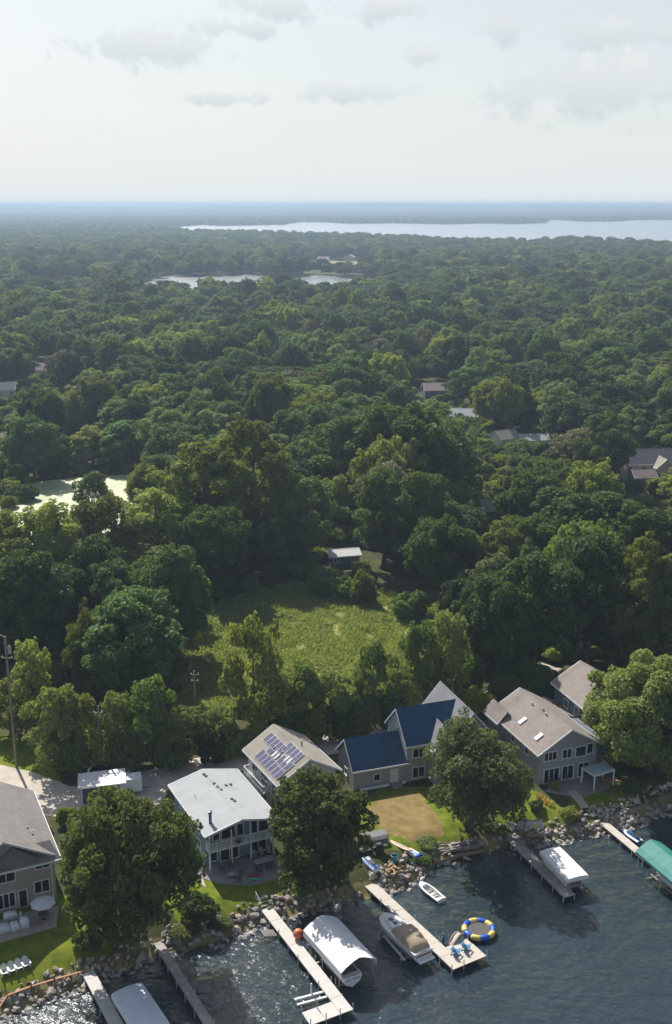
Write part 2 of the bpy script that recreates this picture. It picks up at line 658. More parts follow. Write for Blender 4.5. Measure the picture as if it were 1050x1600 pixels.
LAWNS = [px_poly(p) for p in (
    [(-40, 1580), (-40, 1430), (110, 1395), (150, 1430), (175, 1475), (120, 1508), (0, 1557)],
    [(255, 1395), (300, 1350), (480, 1340), (505, 1385), (420, 1418), (335, 1458), (290, 1460)],
    [(760, 1290), (795, 1215), (850, 1245), (905, 1275), (860, 1292), (800, 1303)],
    [(885, 1265), (905, 1225), (985, 1215), (1000, 1245), (930, 1262)],
    [(-40, 1140), (60, 1160), (100, 1225), (60, 1232), (20, 1205), (-40, 1195)],
    [(690, 1318), (640, 1322), (690, 1250), (730, 1290)],
    [(545, 1272), (595, 1230), (680, 1228), (738, 1300), (690, 1326), (600, 1328)])]
DRY = [px_poly(p) for p in ([(568, 1268), (602, 1242), (655, 1240), (692, 1285), (690, 1302), (640, 1314), (600, 1298)],)]
MEADOW = px_poly([(280, 1115), (300, 1000), (350, 950), (450, 925), (560, 930), (640, 962), (660, 990), (630, 1060), (560, 1085), (430, 1100)])
SHALLOW_PEBBLE = px_poly([(-40, 1640), (-40, 1560), (60, 1545), (150, 1530), (130, 1640)], 0)


def grid_lines(a, b, step, lo, hi, grow):
    s = list(np.arange(a, b + 1e-6, step))
    p, d = s[-1], step
    while p < hi:
        d *= grow
        p += d
        s.append(p)
    p, d = s[0], step
    while p > lo:
        d *= grow
        p -= d
        s.insert(0, p)
    return np.array(s)


xs = grid_lines(-62, 62, 0.6, -40000, 40000, 1.13)
ys = grid_lines(86, 150, 0.6, -4000, 40000, 1.06)
gx, gy = np.meshgrid(xs, ys)
fx, fy = gx.ravel(), gy.ravel()
fz = ground_z(fx, fy)
dist = shore_dist(fx, fy)
nx, ny = len(xs), len(ys)
ii = (np.arange(ny - 1)[:, None] * nx + np.arange(nx - 1)[None, :]).ravel()
quads = np.stack([ii, ii + 1, ii + nx + 1, ii + nx], axis=1)
small = rng.normal(size=fz.shape) * 0.03 * (np.abs(dist) < 60)
gme = np_mesh('ground', np.stack([fx, fy, fz + np.where(dist < 4.0, small, 0)], axis=1), quads)
zone = np.zeros((len(fx), 4), np.float32)
for p in LAWNS:
    zone[:, 0] = np.maximum(zone[:, 0], pip(p, fx, fy))
for p in DRY:
    zone[:, 1] = np.maximum(zone[:, 1], pip(p, fx, fy))
zone[:, 2] = np.clip((2.6 - dist) / 1.2, 0, 1)
zone[:, 3] = pip(MEADOW, fx, fy)
zone[:, 0] *= dist > 2.0
ca = gme.color_attributes.new('zone', 'FLOAT_COLOR', 'POINT')
ca.data.foreach_set('color', zone.ravel())
gme.polygons.foreach_set('use_smooth', np.ones(len(gme.polygons), bool))


def ground_material():
    m, t, b = nodes('ground_cover')
    L = t.links.new
    tc = t.nodes.new('ShaderNodeTexCoord')
    at_ = t.nodes.new('ShaderNodeAttribute')
    at_.attribute_name = 'zone'
    sp = t.nodes.new('ShaderNodeSeparateColor')
    L(at_.outputs['Color'], sp.inputs[0])

    def noise(scale, detail=5):
        n = t.nodes.new('ShaderNodeTexNoise')
        n.inputs['Scale'].default_value = scale
        n.inputs['Detail'].default_value = detail
        L(tc.outputs['Object'], n.inputs['Vector'])
        return n.outputs[0]

    def ramp(sock, a, c):
        r = t.nodes.new('ShaderNodeValToRGB')
        r.color_ramp.elements[0].position = 0.32
        r.color_ramp.elements[1].position = 0.68
        r.color_ramp.elements[0].color = (*a, 1)
        r.color_ramp.elements[1].color = (*c, 1)
        L(sock, r.inputs[0])
        return r.outputs[0]

    def mix(f, a, c):
        n = t.nodes.new('ShaderNodeMix')
        n.data_type = 'RGBA'
        L(f, n.inputs[0])
        L(a, n.inputs[6])
        L(c, n.inputs[7])
        return n.outputs[2]

    edge = noise(1.6)

    def soft(sock):
        a = t.nodes.new('ShaderNodeMath')
        a.operation = 'MULTIPLY_ADD'
        L(edge, a.inputs[0])
        a.inputs[1].default_value = 0.6
        L(sock, a.inputs[2])
        r = t.nodes.new('ShaderNodeMapRange')
        r.interpolation_type = 'SMOOTHSTEP'
        r.inputs[1].default_value = 0.62
        r.inputs[2].default_value = 0.98
        L(a.outputs[0], r.inputs[0])
        return r.outputs[0]

    wood = ramp(noise(0.35), (0.040, 0.050, 0.018), (0.085, 0.085, 0.035))
    lawn = ramp(noise(0.9, 8), (0.082, 0.122, 0.010), (0.175, 0.200, 0.022))
    dry = ramp(noise(0.8, 8), (0.170, 0.130, 0.045), (0.275, 0.195, 0.085))
    mead = ramp(noise(0.16, 6), (0.125, 0.170, 0.045), (0.290, 0.275, 0.095))
    bed = ramp(noise(0.7, 6), (0.100, 0.090, 0.036), (0.270, 0.235, 0.115))
    c = mix(soft(at_.outputs['Alpha']), wood, mead)
    c = mix(soft(sp.outputs[0]), c, lawn)
    c = mix(soft(sp.outputs[1]), c, dry)
    c = mix(soft(sp.outputs[2]), c, bed)
    L(c, b.inputs['Base Color'])
    b.inputs['Roughness'].default_value = 0.95
    b.inputs['Specular IOR Level'].default_value = 0.1
    bp = t.nodes.new('ShaderNodeBump')
    bp.inputs['Strength'].default_value = 0.5
    bp.inputs['Distance'].default_value = 0.08
    L(noise(5, 5), bp.inputs['Height'])
    L(bp.outputs[0], b.inputs['Normal'])
    return m


tag(obj('ground', gme, ground_material()), 'grassy lake shore and woodland floor under the trees', kind='structure')


# ------------------------------------------------------------------ water
def water_material(name, waves, strength, clear):
    m, t, b = nodes(name)
    L = t.links.new
    t.nodes.remove(b)
    tc = t.nodes.new('ShaderNodeTexCoord')
    h = None
    for scale, stretch, rot, amp in waves:
        mp = t.nodes.new('ShaderNodeMapping')
        mp.inputs['Rotation'].default_value = (0, 0, R(rot))
        mp.inputs['Scale'].default_value = (scale * stretch, scale, scale)
        L(tc.outputs['Object'], mp.inputs['Vector'])
        n = t.nodes.new('ShaderNodeTexNoise')
        n.inputs['Scale'].default_value = 1.0
        n.inputs['Detail'].default_value = 4
        n.inputs['Roughness'].default_value = 0.55
        L(mp.outputs[0], n.inputs['Vector'])
        a = t.nodes.new('ShaderNodeMath')
        a.operation = 'MULTIPLY_ADD'
        L(n.outputs[0], a.inputs[0])
        a.inputs[1].default_value = amp
        if h is None:
            a.inputs[2].default_value = 0
        else:
            L(h, a.inputs[2])
        h = a.outputs[0]
    bp = t.nodes.new('ShaderNodeBump')
    bp.inputs['Strength'].default_value = strength
    bp.inputs['Distance'].default_value = 1.0
    L(h, bp.inputs['Height'])
    gl = t.nodes.new('ShaderNodeBsdfGlossy')
    gl.inputs['Roughness'].default_value = 0.13 if clear else 0.22
    gl.inputs['Color'].default_value = (1, 1, 1, 1)
    L(bp.outputs[0], gl.inputs['Normal'])
    fr = t.nodes.new('ShaderNodeFresnel')
    fr.inputs['IOR'].default_value = 1.45
    L(bp.outputs[0], fr.inputs['Normal'])
    ms = t.nodes.new('ShaderNodeMixShader')
    L(fr.outputs[0], ms.inputs[0])
    L(gl.outputs[0], ms.inputs[2])
    out = t.nodes.get('Material Output')
    if clear:
        tr = t.nodes.new('ShaderNodeBsdfTransparent')
        tr.inputs['Color'].default_value = (0.92, 0.93, 0.90, 1)
        df = t.nodes.new('ShaderNodeBsdfDiffuse')
        df.inputs['Color'].default_value = (0.085, 0.145, 0.195, 1)
        L(bp.outputs[0], df.inputs['Normal'])
        m2 = t.nodes.new('ShaderNodeMixShader')
        m2.inputs[0].default_value = 0.24
        L(tr.outputs[0], m2.inputs[1])
        L(df.outputs[0], m2.inputs[2])
        L(m2.outputs[0], ms.inputs[1])
        va = t.nodes.new('ShaderNodeVolumeAbsorption')
        va.inputs['Color'].default_value = (0.36, 0.44, 0.20, 1)
        va.inputs['Density'].default_value = 0.42
        L(va.outputs[0], out.inputs['Volume'])
    else:
        df = t.nodes.new('ShaderNodeBsdfDiffuse')
        df.inputs['Color'].default_value = (0.05, 0.065, 0.06, 1)
        L(df.outputs[0], ms.inputs[1])
    L(ms.outputs[0], out.inputs['Surface'])
    return m


lake_m = water_material('lake_water', ((0.13, 0.5, 35, 0.32), (0.45, 0.42, 22, 0.36), (1.3, 0.5, 48, 0.22)), 1.0, True)
mb = MB()
mb.box(-3500, 3500, -3900, 145.8, -7.0, 0.0)
tag(mb.build('lake_water', lake_m), 'rippled lake water in front of the houses', kind='structure')
far_m = water_material('far_water', ((0.05, 0.4, 10, 0.6), (0.30, 0.5, 25, 0.5)), 1.0, False)


def sheet(name, poly, m, z, label):
    mb = MB()
    mb.slab(poly, z - 0.2, z)
    return tag(mb.build(name, m), label, kind='structure')


BAY = [(-205, 1000), (-160, 960), (-120, 955), (-60, 975), (0, 980), (40, 1030), (50, 1180), (-20, 1290), (-70, 1230), (-100, 1310), (-150, 1250), (-190, 1290)]
BAY2 = [(-285, 1010), (-240, 965), (-225, 1000), (-232, 1300), (-290, 1330)]
sheet('inlet_water', BAY2, far_m, G + 0.25, 'small pale patch of water left of the bay')
sheet('bay_water', BAY, far_m, G + 0.25, 'pale strip of bay water seen between the trees')
LAKE2 = [(-560, 3900), (-480, 3350), (-370, 2850), (-180, 2700), (-38, 2560), (100, 2430), (212, 2150), (350, 2110), (470, 2240), (585, 1880), (700, 1960), (1300, 1800), (2600, 2000),
         (2600, 5900), (1500, 5700), (1240, 5200), (1120, 5150), (1080, 5700), (960, 5750), (880, 4800), (700, 4550), (620, 4700), (420, 4500), (240, 4750), (60, 4600), (-40, 5000), (-160, 5050),
         (-200, 4400), (-420, 4150), (-500, 4350)]
sheet('far_lake_water', LAKE2, far_m, G + 0.25, 'bright lake stretching under the horizon')
LAKE3 = [(-1050, 6500), (-800, 6300), (-690, 6700), (-740, 8100), (-1000, 8000), (-1180, 7400)]
sheet('distant_inlet_water', LAKE3, far_m, G + 0.6, 'small bright inlet near the horizon')
algae = mat('pond_algae', (0.40, 0.43, 0.24), 0.55, 0.22, 0.5, 0.2, 3, stain=(0.20, 0.25, 0.13), stain_amt=0.6, stain_scale=0.09)
POND = px_poly([(-220, 850), (-150, 805), (0, 770), (60, 753), (110, 748), (200, 742), (262, 742), (270, 760), (230, 800), (180, 830), (60, 850), (-100, 880)])
sheet('pond_water', POND, algae, G + 0.12, 'pond covered with pale green algae behind the willows')

# ------------------------------------------------------------------ road and yards
road_m = mat('road_gravel', (0.47, 0.415, 0.35), 0.92, 0.16, 0.7, 0.3, 9, stain=(0.35, 0.31, 0.27), stain_amt=0.6, stain_scale=0.25)


def ribbon(name, pts, widths, m, z, label):
    pts = [Vector((p[0], p[1], 0)) for p in pts]
    dense, wd = [], []
    for i in range(len(pts) - 1):
        p0, p1, p2, p3 = pts[max(i - 1, 0)], pts[i], pts[i + 1], pts[min(i + 2, len(pts) - 1)]
        for k in range(6):
            t = k / 6
            dense.append(0.5 * ((2 * p1) + (p2 - p0) * t + (2 * p0 - 5 * p1 + 4 * p2 - p3) * t * t + (3 * p1 - p0 - 3 * p2 + p3) * t ** 3))
            wd.append(widths[i] * (1 - t) + widths[i + 1] * t)
    dense.append(pts[-1])
    wd.append(widths[-1])
    mb = MB()
    vs, fs = [], []
    for i, p in enumerate(dense):
        d = (dense[min(i + 1, len(dense) - 1)] - dense[max(i - 1, 0)]).normalized()
        s = Vector((-d.y, d.x, 0))
        w = wd[i] * (1 + random.uniform(-0.05, 0.05))
        vs += [p + s * w / 2 + Vector((0, 0, z)), p - s * w / 2 + Vector((0, 0, z)), p + s * (w / 2 + .05) + Vector((0, 0, z - .3)), p - s * (w / 2 + .05) + Vector((0, 0, z - .3))]
    for i in range(len(dense) - 1):
        a, b = i * 4, i * 4 + 4
        fs += [(a, b, b + 1, a + 1), (a + 2, b + 2, b, a), (a + 1, b + 1, b + 3, a + 3)]
    mb.add(vs, fs)
    return tag(mb.build(name, m), label, kind='structure')


ribbon('road', [at(-160, 1195, G), at(0, 1222, G), at(100, 1252, G), at(180, 1235, G), at(260, 1215, G), at(330, 1196, G), at(400, 1186, G), at(470, 1172, G), at(540, 1158, G),
                at(640, 1135, G), at(760, 1095, G), at(860, 1040, G)],
       [9, 8.5, 8, 7, 6.5, 6, 6, 6, 6, 5, 4.5, 4.5], road_m, G + 0.03, 'pale gravel lane running behind the lake houses')
mb = MB()
mb.slab(px_poly([(90, 1262), (130, 1225), (240, 1215), (262, 1240), (235, 1275), (150, 1290)]), G - .2, G + 0.045)
tag(mb.build('driveway', road_m), 'pale driveway by the white roofed shed', kind='structure')
ribbon('side_road', [at(-60, 1075, G), at(0, 1045, G), at(12, 1010, G), at(0, 985, G), at(-60, 960, G)], [5, 5, 5, 5, 5], road_m, G + 0.034, 'bit of pale track at the edge of the woods')


# ------------------------------------------------------------------ haze
hz = bpy.data.materials.new('haze_air')
hz.use_nodes = True
ht = hz.node_tree
ht.nodes.clear()
hv = ht.nodes.new('ShaderNodeVolumePrincipled')
hv.inputs['Color'].default_value = (0.47, 0.61, 0.77, 1)
hv.inputs['Density'].default_value = 0.0002
hv.inputs['Anisotropy'].default_value = 0.25
ho = ht.nodes.new('ShaderNodeOutputMaterial')
ht.links.new(hv.outputs[0], ho.inputs['Volume'])
mb = MB()
mb.box(-42500, 42500, -4600, 42500, -9.0, 87.0)
tag(mb.build('haze', hz), 'thin blue haze over the distant woods', 'haze', kind='stuff')

# ------------------------------------------------------------------ trees
PROTO = {}


def proto(key, seed, Rc, z0, z1, nl, leaf, cover, fol, shape='round', droop=0.0, lobe=(0.24, 0.42), nb=7, tr=None):
    me, lobes = crown_mesh('crown_' + key, seed, Rc, z0, z1, nl, leaf, cover, shape, droop, lobe)
    me.materials.append(F[fol])
    tm = trunk_mesh('trunk_' + key, seed, z0 + (z1 - z0) * 0.62, tr or z1 * 0.021, lobes, nb)
    tm.materials.append(BARK)
    PROTO[key] = (me, tm, Rc, z1)


# woodland kinds (shared by many trees)
proto('oak_a', 1, 7.0, 2.4, 17, 60, 0.60, 0.95, 'dark', lobe=(0.17, 0.31))
proto('oak_b', 2, 7.5, 4.0, 16, 66, 0.60, 0.95, 'mid', lobe=(0.16, 0.30))
proto('oak_c', 3, 6.5, 4.5, 18, 56, 0.58, 0.95, 'mid', lobe=(0.17, 0.32))
proto('maple_a', 4, 6.0, 1.6, 17, 62, 0.55, 0.95, 'dark', lobe=(0.16, 0.29))
proto('maple_b', 5, 6.8, 3.2, 15, 66, 0.56, 0.95, 'light', lobe=(0.15, 0.28))
proto('ash_a', 6, 5.5, 4.0, 19, 40, 0.55, 0.9, 'grey', 'tall', lobe=(0.2, 0.36))
proto('cottonwood_a', 7, 7.0, 1.8, 24, 60, 0.52, 0.85, 'mid', 'tall', lobe=(0.18, 0.33))
proto('cottonwood_b', 8, 6.5, 1.5, 23, 62, 0.50, 0.85, 'light', 'tall', 0.15, lobe=(0.17, 0.31))
proto('willow_a', 9, 6.5, 2.0, 15, 48, 0.50, 0.9, 'light', 'round', 0.7, lobe=(0.2, 0.36))
proto('russet_a', 10, 6.0, 4.0, 16, 46, 0.50, 0.6, 'russet', lobe=(0.16, 0.3))
proto('spruce_a', 12, 3.2, 1.0, 17, 44, 0.42, 0.95, 'dark', 'cone')
proto('bush_a', 13, 2.6, 0.1, 3.6, 18, 0.36, 1.0, 'mid', lobe=(0.3, 0.5), nb=4)
proto('bush_b', 14, 2.4, 0.1, 3.0, 16, 0.34, 1.0, 'light', lobe=(0.3, 0.5), nb=4)
proto('sapling_a', 15, 3.0, 0.1, 8.5, 34, 0.34, 0.7, 'oak', 'tall', lobe=(0.24, 0.40))
proto('sapling_b', 16, 3.0, 0.1, 7.5, 32, 0.34, 0.7, 'light', 'tall', lobe=(0.24, 0.40))
proto('sapling_c', 17, 2.8, 0.1, 8.0, 30, 0.34, 0.75, 'mid', 'tall', lobe=(0.26, 0.42))
# trees standing by the houses, with finer leaves
proto('yard_oak', 21, 6.2, 0.9, 14.2, 74, 0.36, 0.85, 'oak', lobe=(0.15, 0.27), nb=14, tr=0.34)
proto('yard_maple', 22, 4.8, 0.7, 12.0, 64, 0.36, 0.8, 'oak', 'tall', lobe=(0.19, 0.32), nb=12, tr=0.26)
proto('yard_ash', 23, 5.2, 1.0, 11.6, 62, 0.32, 0.6, 'grey', lobe=(0.16, 0.29), nb=14, tr=0.26)
proto('yard_maple_round', 24, 6.6, 0.6, 13.5, 96, 0.36, 0.95, 'oak', lobe=(0.14, 0.25), nb=14, tr=0.36)
proto('yard_birch', 25, 2.6, 0.6, 5.4, 30, 0.30, 1.0, 'dark', lobe=(0.26, 0.42), nb=5)
proto('golden_shrub', 26, 1.9, 0.15, 2.6, 20, 0.26, 0.8, 'yellow', lobe=(0.25, 0.42), nb=5)

N_TREES = 0
CROWN_OBJ = {}
TREES = []      # (x, y, r) of every single tree, for spacing


def tree(key, x, y, Rw, Ht, name, label, cat, group=None, z=None, rz=None):
    global N_TREES
    me, tm, R0, H0 = PROTO[key]
    root = thing(name, label, cat, (x, y, (gz(x, y) if z is None else z) - 0.05), random.uniform(0, 6.28) if rz is None else rz, group)
    q = random.uniform(.88, 1.12)
    root.scale = (Rw / R0 * q, Rw / R0 / q, Ht / H0)
    c = obj('crown', me, None, root)
    obj('trunk', tm, None, root)
    CROWN_OBJ.setdefault(key, c)
    N_TREES += 1
    TREES.append((x, y, Rw))
    return root


def tree_px(key, px, base, top, wpx, name, label, cat='tree', group=None, **kw):
    g = G
    for _ in range(4):
        p = at(px, base, g)
        g = gz(p.x, p.y)
    h = max(0.6, top_height(p.y, top) - g)
    depth = p.y * math.cos(PITCH) + (CAM_H - g - h / 2) * math.sin(PITCH)
    return tree(key, p.x, p.y, max(0.5, wpx / 2 * depth / FPX), h, name, label, cat, group, **kw)


# --- trees and shrubs in the yards
tree_px('yard_oak', 198, 1474, 1243, 222, 'oak_tree', 'big full oak tree between the tan house and the white roofed house', rz=1.0)
tree_px('yard_maple', 497, 1392, 1208, 180, 'maple_tree', 'dark green maple hiding the front of the solar panelled house', rz=2.0)
tree_px('yard_ash', 736, 1303, 1128, 170, 'ash_tree', 'loose grey green tree in front of the blue roofed house', rz=0.4)
tree_px('yard_ash', 800, 1275, 1185, 60, 'ash_tree', 'small leafy tree at the corner of the brown roofed house', rz=2.4)
tree_px('yard_maple_round', 1012, 1205, 1032, 205, 'maple_tree', 'large round bright green maple beside the brown roofed house', rz=0.0)
tree_px('yard_birch', 826, 1096, 1032, 74, 'garden_tree', 'small rounded dark tree behind the brown roofed house')
tree_px('golden_shrub', 740, 1112, 1074, 58, 'golden_shrub', 'bright yellow green shrub behind the blue roofed house', 'shrub')
tree_px('bush_a', 312, 1432, 1400, 58, 'shrub', 'grey green shrub on the lawn beside the big oak', 'shrub')
tree_px('bush_b', 288, 1466, 1448, 50, 'shrub', 'low bright shrub above the stones near the weathered dock', 'shrub')
tree_px('bush_a', 340, 1450, 1438, 44, 'shrub', 'low shrub at the water end of the lawn below the white roof', 'shrub')
tree_px('bush_a', 138, 1480, 1455, 46, 'shrub', 'dark shrub under the big oak beside the tan house lawn', 'shrub')
tree_px('bush_b', 103, 1288, 1262, 30, 'shrub', 'shrub between the tan house and the big oak', 'shrub')
tree_px('bush_a', 470, 1398, 1384, 40, 'shrub', 'shrub at the foot of the dark maple by the lawn', 'shrub')
tree_px('bush_b', 888, 1280, 1264, 34, 'rose_bush', 'leafy bush beside the path to the right hand dock', 'shrub')
tree_px('bush_a', 838, 1264, 1250, 24, 'shrub', 'dark clipped shrub at the end of the yellow flower bed', 'shrub')
tree_px('bush_b', 866, 1232, 1220, 20, 'shrub', 'shrub against the patio of the brown roofed house', 'shrub')
tree_px('bush_a', 655, 1348, 1336, 36, 'shrub', 'low green shrub above the stone bank beside the kayaks', 'shrub')
tree_px('bush_a', 990, 1236, 1218, 40, 'shrub', 'dark shrub under the round maple by the stones', 'shrub')
tree_px('bush_b', 545, 1336, 1320, 30, 'shrub', 'shrub between the dark maple and the fire pit', 'shrub')
tree_px('bush_a', 668, 1322, 1312, 36, 'shrub', 'shrub at the edge of the dry lawn under the grey green tree', 'shrub')
tree_px('bush_a', 776, 1304, 1290, 40, 'shrub', 'shrub in the shade beside the weathered short dock', 'shrub')

# --- the belt along the lane and round the meadow: each placed and described
BELT = [
    ('sapling_b', 55, 1145, 1003, 96, 'tall feathery yellow green tree by the street light pole'),
    ('sapling_b', 18, 1150, 1062, 80, 'yellow green tree at the picture edge behind the left utility pole'),
    ('sapling_a', 92, 1203, 1072, 84, 'bushy green tree just right of the left utility pole'),
    ('sapling_b', 135, 1196, 1086, 64, 'light green tree between the two lane side poles'),
    ('sapling_a', 188, 1193, 1080, 62, 'slim green tree right of the middle utility pole'),
    ('sapling_c', 240, 1190, 1058, 92, 'rounded bluish green tree above the white shed'),
    ('sapling_a', 292, 1190, 1104, 78, 'low green tree behind the white roofed house'),
    ('bush_b', 205, 1205, 1150, 58, 'yellowish bush by the lane above the shed'),
    ('bush_a', 332, 1190, 1136, 56, 'dark bush at the lane beside the wooded pole'),
    ('maple_a', 214, 1092, 924, 176, 'broad rounded dark tree left of the meadow'),
    ('willow_a', 142, 1092, 942, 74, 'drooping yellow green willow left of the broad dark tree'),
    ('sapling_b', 398, 1158, 966, 92, 'tall pale green tree standing before the meadow'),
    ('sapling_a', 350, 1175, 1104, 62, 'green tree at the lower left corner of the meadow'),
    ('sapling_a', 440, 1155, 1050, 78, 'loose green tree along the lower edge of the meadow'),
    ('sapling_c', 478, 1150, 1036, 76, 'dark young tree behind the solar panelled house'),
    ('sapling_a', 520, 1148, 1048, 70, 'young tree behind the gap beside the blue roofed house'),
    ('bush_a', 553, 1143, 1078, 52, 'bush behind the low blue roofed wing'),
    ('sapling_c', 584, 1134, 1002, 70, 'dark upright young tree at the bottom of the meadow'),
    ('sapling_a', 622, 1126, 1050, 56, 'small tree behind the gable of the blue roofed house'),
    ('sapling_c', 652, 1116, 974, 74, 'upright green tree at the lower right of the meadow'),
    ('sapling_a', 694, 1104, 954, 84, 'full green tree at the right corner of the meadow'),
    ('bush_a', 725, 1090, 1022, 60, 'bush behind the tall grey gable'),
    ('maple_a', 770, 1075, 905, 110, 'dark tree behind the golden shrub'),
    ('bush_a', 790, 1100, 1050, 50, 'dark bush left of the small rounded garden tree'),
    ('oak_a', 835, 1050, 862, 150, 'dark spreading tree above the small garden tree'),
    ('maple_a', 915, 1035, 838, 150, 'tall dark tree behind the back brown roof'),
    ('cottonwood_b', 985, 1040, 842, 140, 'tall light crowned tree above the round maple'),
    ('cottonwood_a', 1052, 1045, 868, 130, 'tall light tree at the right picture edge above the round maple'),
    ('oak_a', 722, 985, 905, 80, 'dark tree at the upper right corner of the meadow'),
    ('bush_a', 640, 965, 925, 56, 'dark bush along the top of the meadow on the right'),
    ('bush_b', 566, 942, 892, 40, 'yellowish bush at the top middle of the meadow'),
    ('bush_a', 505, 930, 890, 46, 'dark bush at the top middle of the meadow below the white roof'),
    ('oak_a', 276, 945, 888, 80, 'dark tree at the upper left of the meadow'),
    ('maple_a', 345, 905, 800, 100, 'shaded tree behind the upper left of the meadow'),
    ('cottonwood_b', 318, 880, 692, 158, 'tall pale willow like tree left of centre behind the meadow'),
    ('cottonwood_b', 392, 876, 655, 150, 'tallest pale green tree behind the meadow left of centre'),
    ('cottonwood_a', 478, 885, 742, 118, 'dense green tree behind the meadow at centre'),
    ('maple_a', 440, 895, 800, 100, 'dark tree between the two tallest trees behind the meadow'),
    ('cottonwood_a', 600, 888, 735, 120, 'tall green tree right of the small white roof'),
    ('cottonwood_a', 660, 892, 738, 118, 'tall green tree behind the right part of the meadow'),
    ('oak_a', 720, 905, 790, 118, 'dark rounded tree behind the right corner of the meadow'),
    ('cottonwood_b', 780, 935, 815, 100, 'light tree between dark crowns right of the meadow'),
    ('cottonwood_b', 250, 905, 765, 150, 'feathery light tree below the algae pond'),
    ('cottonwood_b', 165, 935, 776, 140, 'feathery tree in front of the algae pond'),
    ('cottonwood_b', 80, 945, 786, 140, 'broad light tree below the left end of the algae pond'),
    ('cottonwood_b', 2, 955, 800, 140, 'light tree at the left picture edge below the pond'),
    ('maple_a', 110, 1010, 885, 120, 'dark tree in front of the pond side willows'),
    ('oak_a', 30, 1020, 880, 130, 'dark tree at the left edge above the street light'),
    ('maple_a', 180, 1010, 880, 100, 'dark tree above the drooping willow'),
    ('cottonwood_a', 148, 850, 738, 66, 'light tree standing over the right end of the algae pond'),
    ('willow_a', 232, 812, 715, 76, 'sparse pale willow with pond water showing through'),
    ('cottonwood_a', 540, 800, 650, 150, 'left half of the great domed tree above the white roof'),
    ('oak_b', 620, 805, 634, 180, 'great domed tree rising above the centre of the woods'),
    ('cottonwood_a', 685, 800, 660, 120, 'right shoulder of the great domed tree group'),
    ('oak_c', 900, 905, 770, 190, 'broad tree in the middle of the right hand woods'),
    ('cottonwood_a', 1000, 930, 790, 150, 'tall tree right of the broad crown in the right hand woods'),
    ('oak_b', 830, 870, 740, 130, 'rounded tree left of the broad crown in the right hand woods'),
]
BELT += [
    ('bush_a', 372, 1182, 1140, 60, 'dark bush by the lane below the tall pale tree'),
    ('bush_b', 408, 1176, 1128, 56, 'leafy bush by the lane just behind the solar panelled roof'),
    ('bush_a', 448, 1166, 1112, 62, 'dark bush by the lane right behind the beige ridge'),
    ('bush_b', 490, 1160, 1108, 58, 'light bush by the lane between beige and blue roofs'),
    ('bush_a', 530, 1152, 1098, 58, 'dark bush by the lane above the low blue roof'),
    ('bush_b', 570, 1145, 1092, 52, 'light bush by the lane above the middle of the low blue roof'),
    ('bush_a', 606, 1134, 1080, 54, 'dark bush by the lane left of the tall blue roof'),
    ('bush_b', 640, 1124, 1068, 52, 'light bush by the lane behind the tall blue roof'),
    ('bush_a', 676, 1114, 1052, 58, 'dark bush by the lane behind the grey gable peak'),
    ('bush_a', 268, 1198, 1148, 60, 'dark bush by the lane behind the box trailer'),
    ('bush_b', 160, 1200, 1140, 58, 'light bush at the foot of the shed pole'),
    ('bush_a', 118, 1206, 1150, 56, 'dark bush on the verge left of the shed pole'),
]
for key, px, base, top, w, lab in BELT:
    tree_px(key, px, base, top, w, 'shrub' if key.startswith('bush') else 'broadleaf_tree', lab, 'shrub' if key.startswith('bush') else 'tree')

# --- houses half hidden in the woods: (px, py, roof height) keep the view to them open
CLEAR = []      # polygons where no woodland tree grows


def clear_view(px0, px1, py, depth, front=60):
    """open yards: a strip from the house towards the lake"""
    a, b = at(px0, py, G), at(px1, py, G)
    Y0, Y1 = a.y - front, a.y + depth
    CLEAR.append([(a.x * Y0 / a.y, Y0), (b.x * Y0 / b.y, Y0), (b.x * Y1 / b.y, Y1), (a.x * Y1 / a.y, Y1)])


HOMES = [   # px, py of the ground in front, width, depth, wall height, roof rise, turn, wall key, roof key, label, clearing in front
    (62, 590, 13, 9, 3.4, 3.0, -0.1, 'tan', 'mauve', 'tan roofed house among trees left of centre wood', 62),
    (-2, 622, 14, 9, 3.4, 2.6, 0.2, 'white', 'slate', 'white walled slate roofed house at the left picture edge', 62),
    (128, 625, 8, 8, 3.0, 2.2, 0.3, 'brick', 'mauve', 'small brick coloured house behind the dark trees left', 50),
    (687, 622, 13, 9, 3.2, 2.6, 0.1, 'blue', 'mauve', 'low pink roofed house with blue wall in the middle woods', 64),
    (728, 664, 12, 9, 3.0, 2.4, -0.15, 'tan', 'pale', 'house with pale grey roof in the middle woods', 64),
    (640, 645, 9, 8, 3.0, 2.2, 0.2, 'tan', 'tan', 'tan roof just showing above the great domed tree', 40),
    (798, 700, 8, 7, 3.2, 2.4, 0.5, 'white', 'tan', 'small pale gabled house beside the bright blue cover', 60),
    (842, 700, 12, 7, 2.6, 1.6, 0.15, 'blue', 'pale', 'long white roofed shed beside the bright blue cover', 60),
    (755, 815, 8, 7, 2.8, 2.0, 0.3, 'tan', 'tan', 'tan roofed cabin among the trees right of the meadow', 46),
    (1016, 755, 16, 10, 5.6, 3.6, 0.12, 'cream', 'slate', 'large slate roofed house with cream gable at the right edge', 70),
    (1025, 672, 10, 8, 3.0, 2.2, 0.1, 'brick', 'mauve', 'brown roofed house behind the large slate roofed house', 46),
    (1012, 655, 8, 7, 3.6, 2.0, 0.2, 'white', 'pale', 'pale house by the lane in the right hand woods', 40),
    (540, 885, 7.5, 5, 2.4, 1.0, 0.25, 'blue', 'white', 'low white roofed cabin behind the meadow', 22),
    (10, 700, 8, 7, 2.8, 2.0, 0.1, 'tan', 'tan', 'pale building behind the bush at the left edge', 46),
]
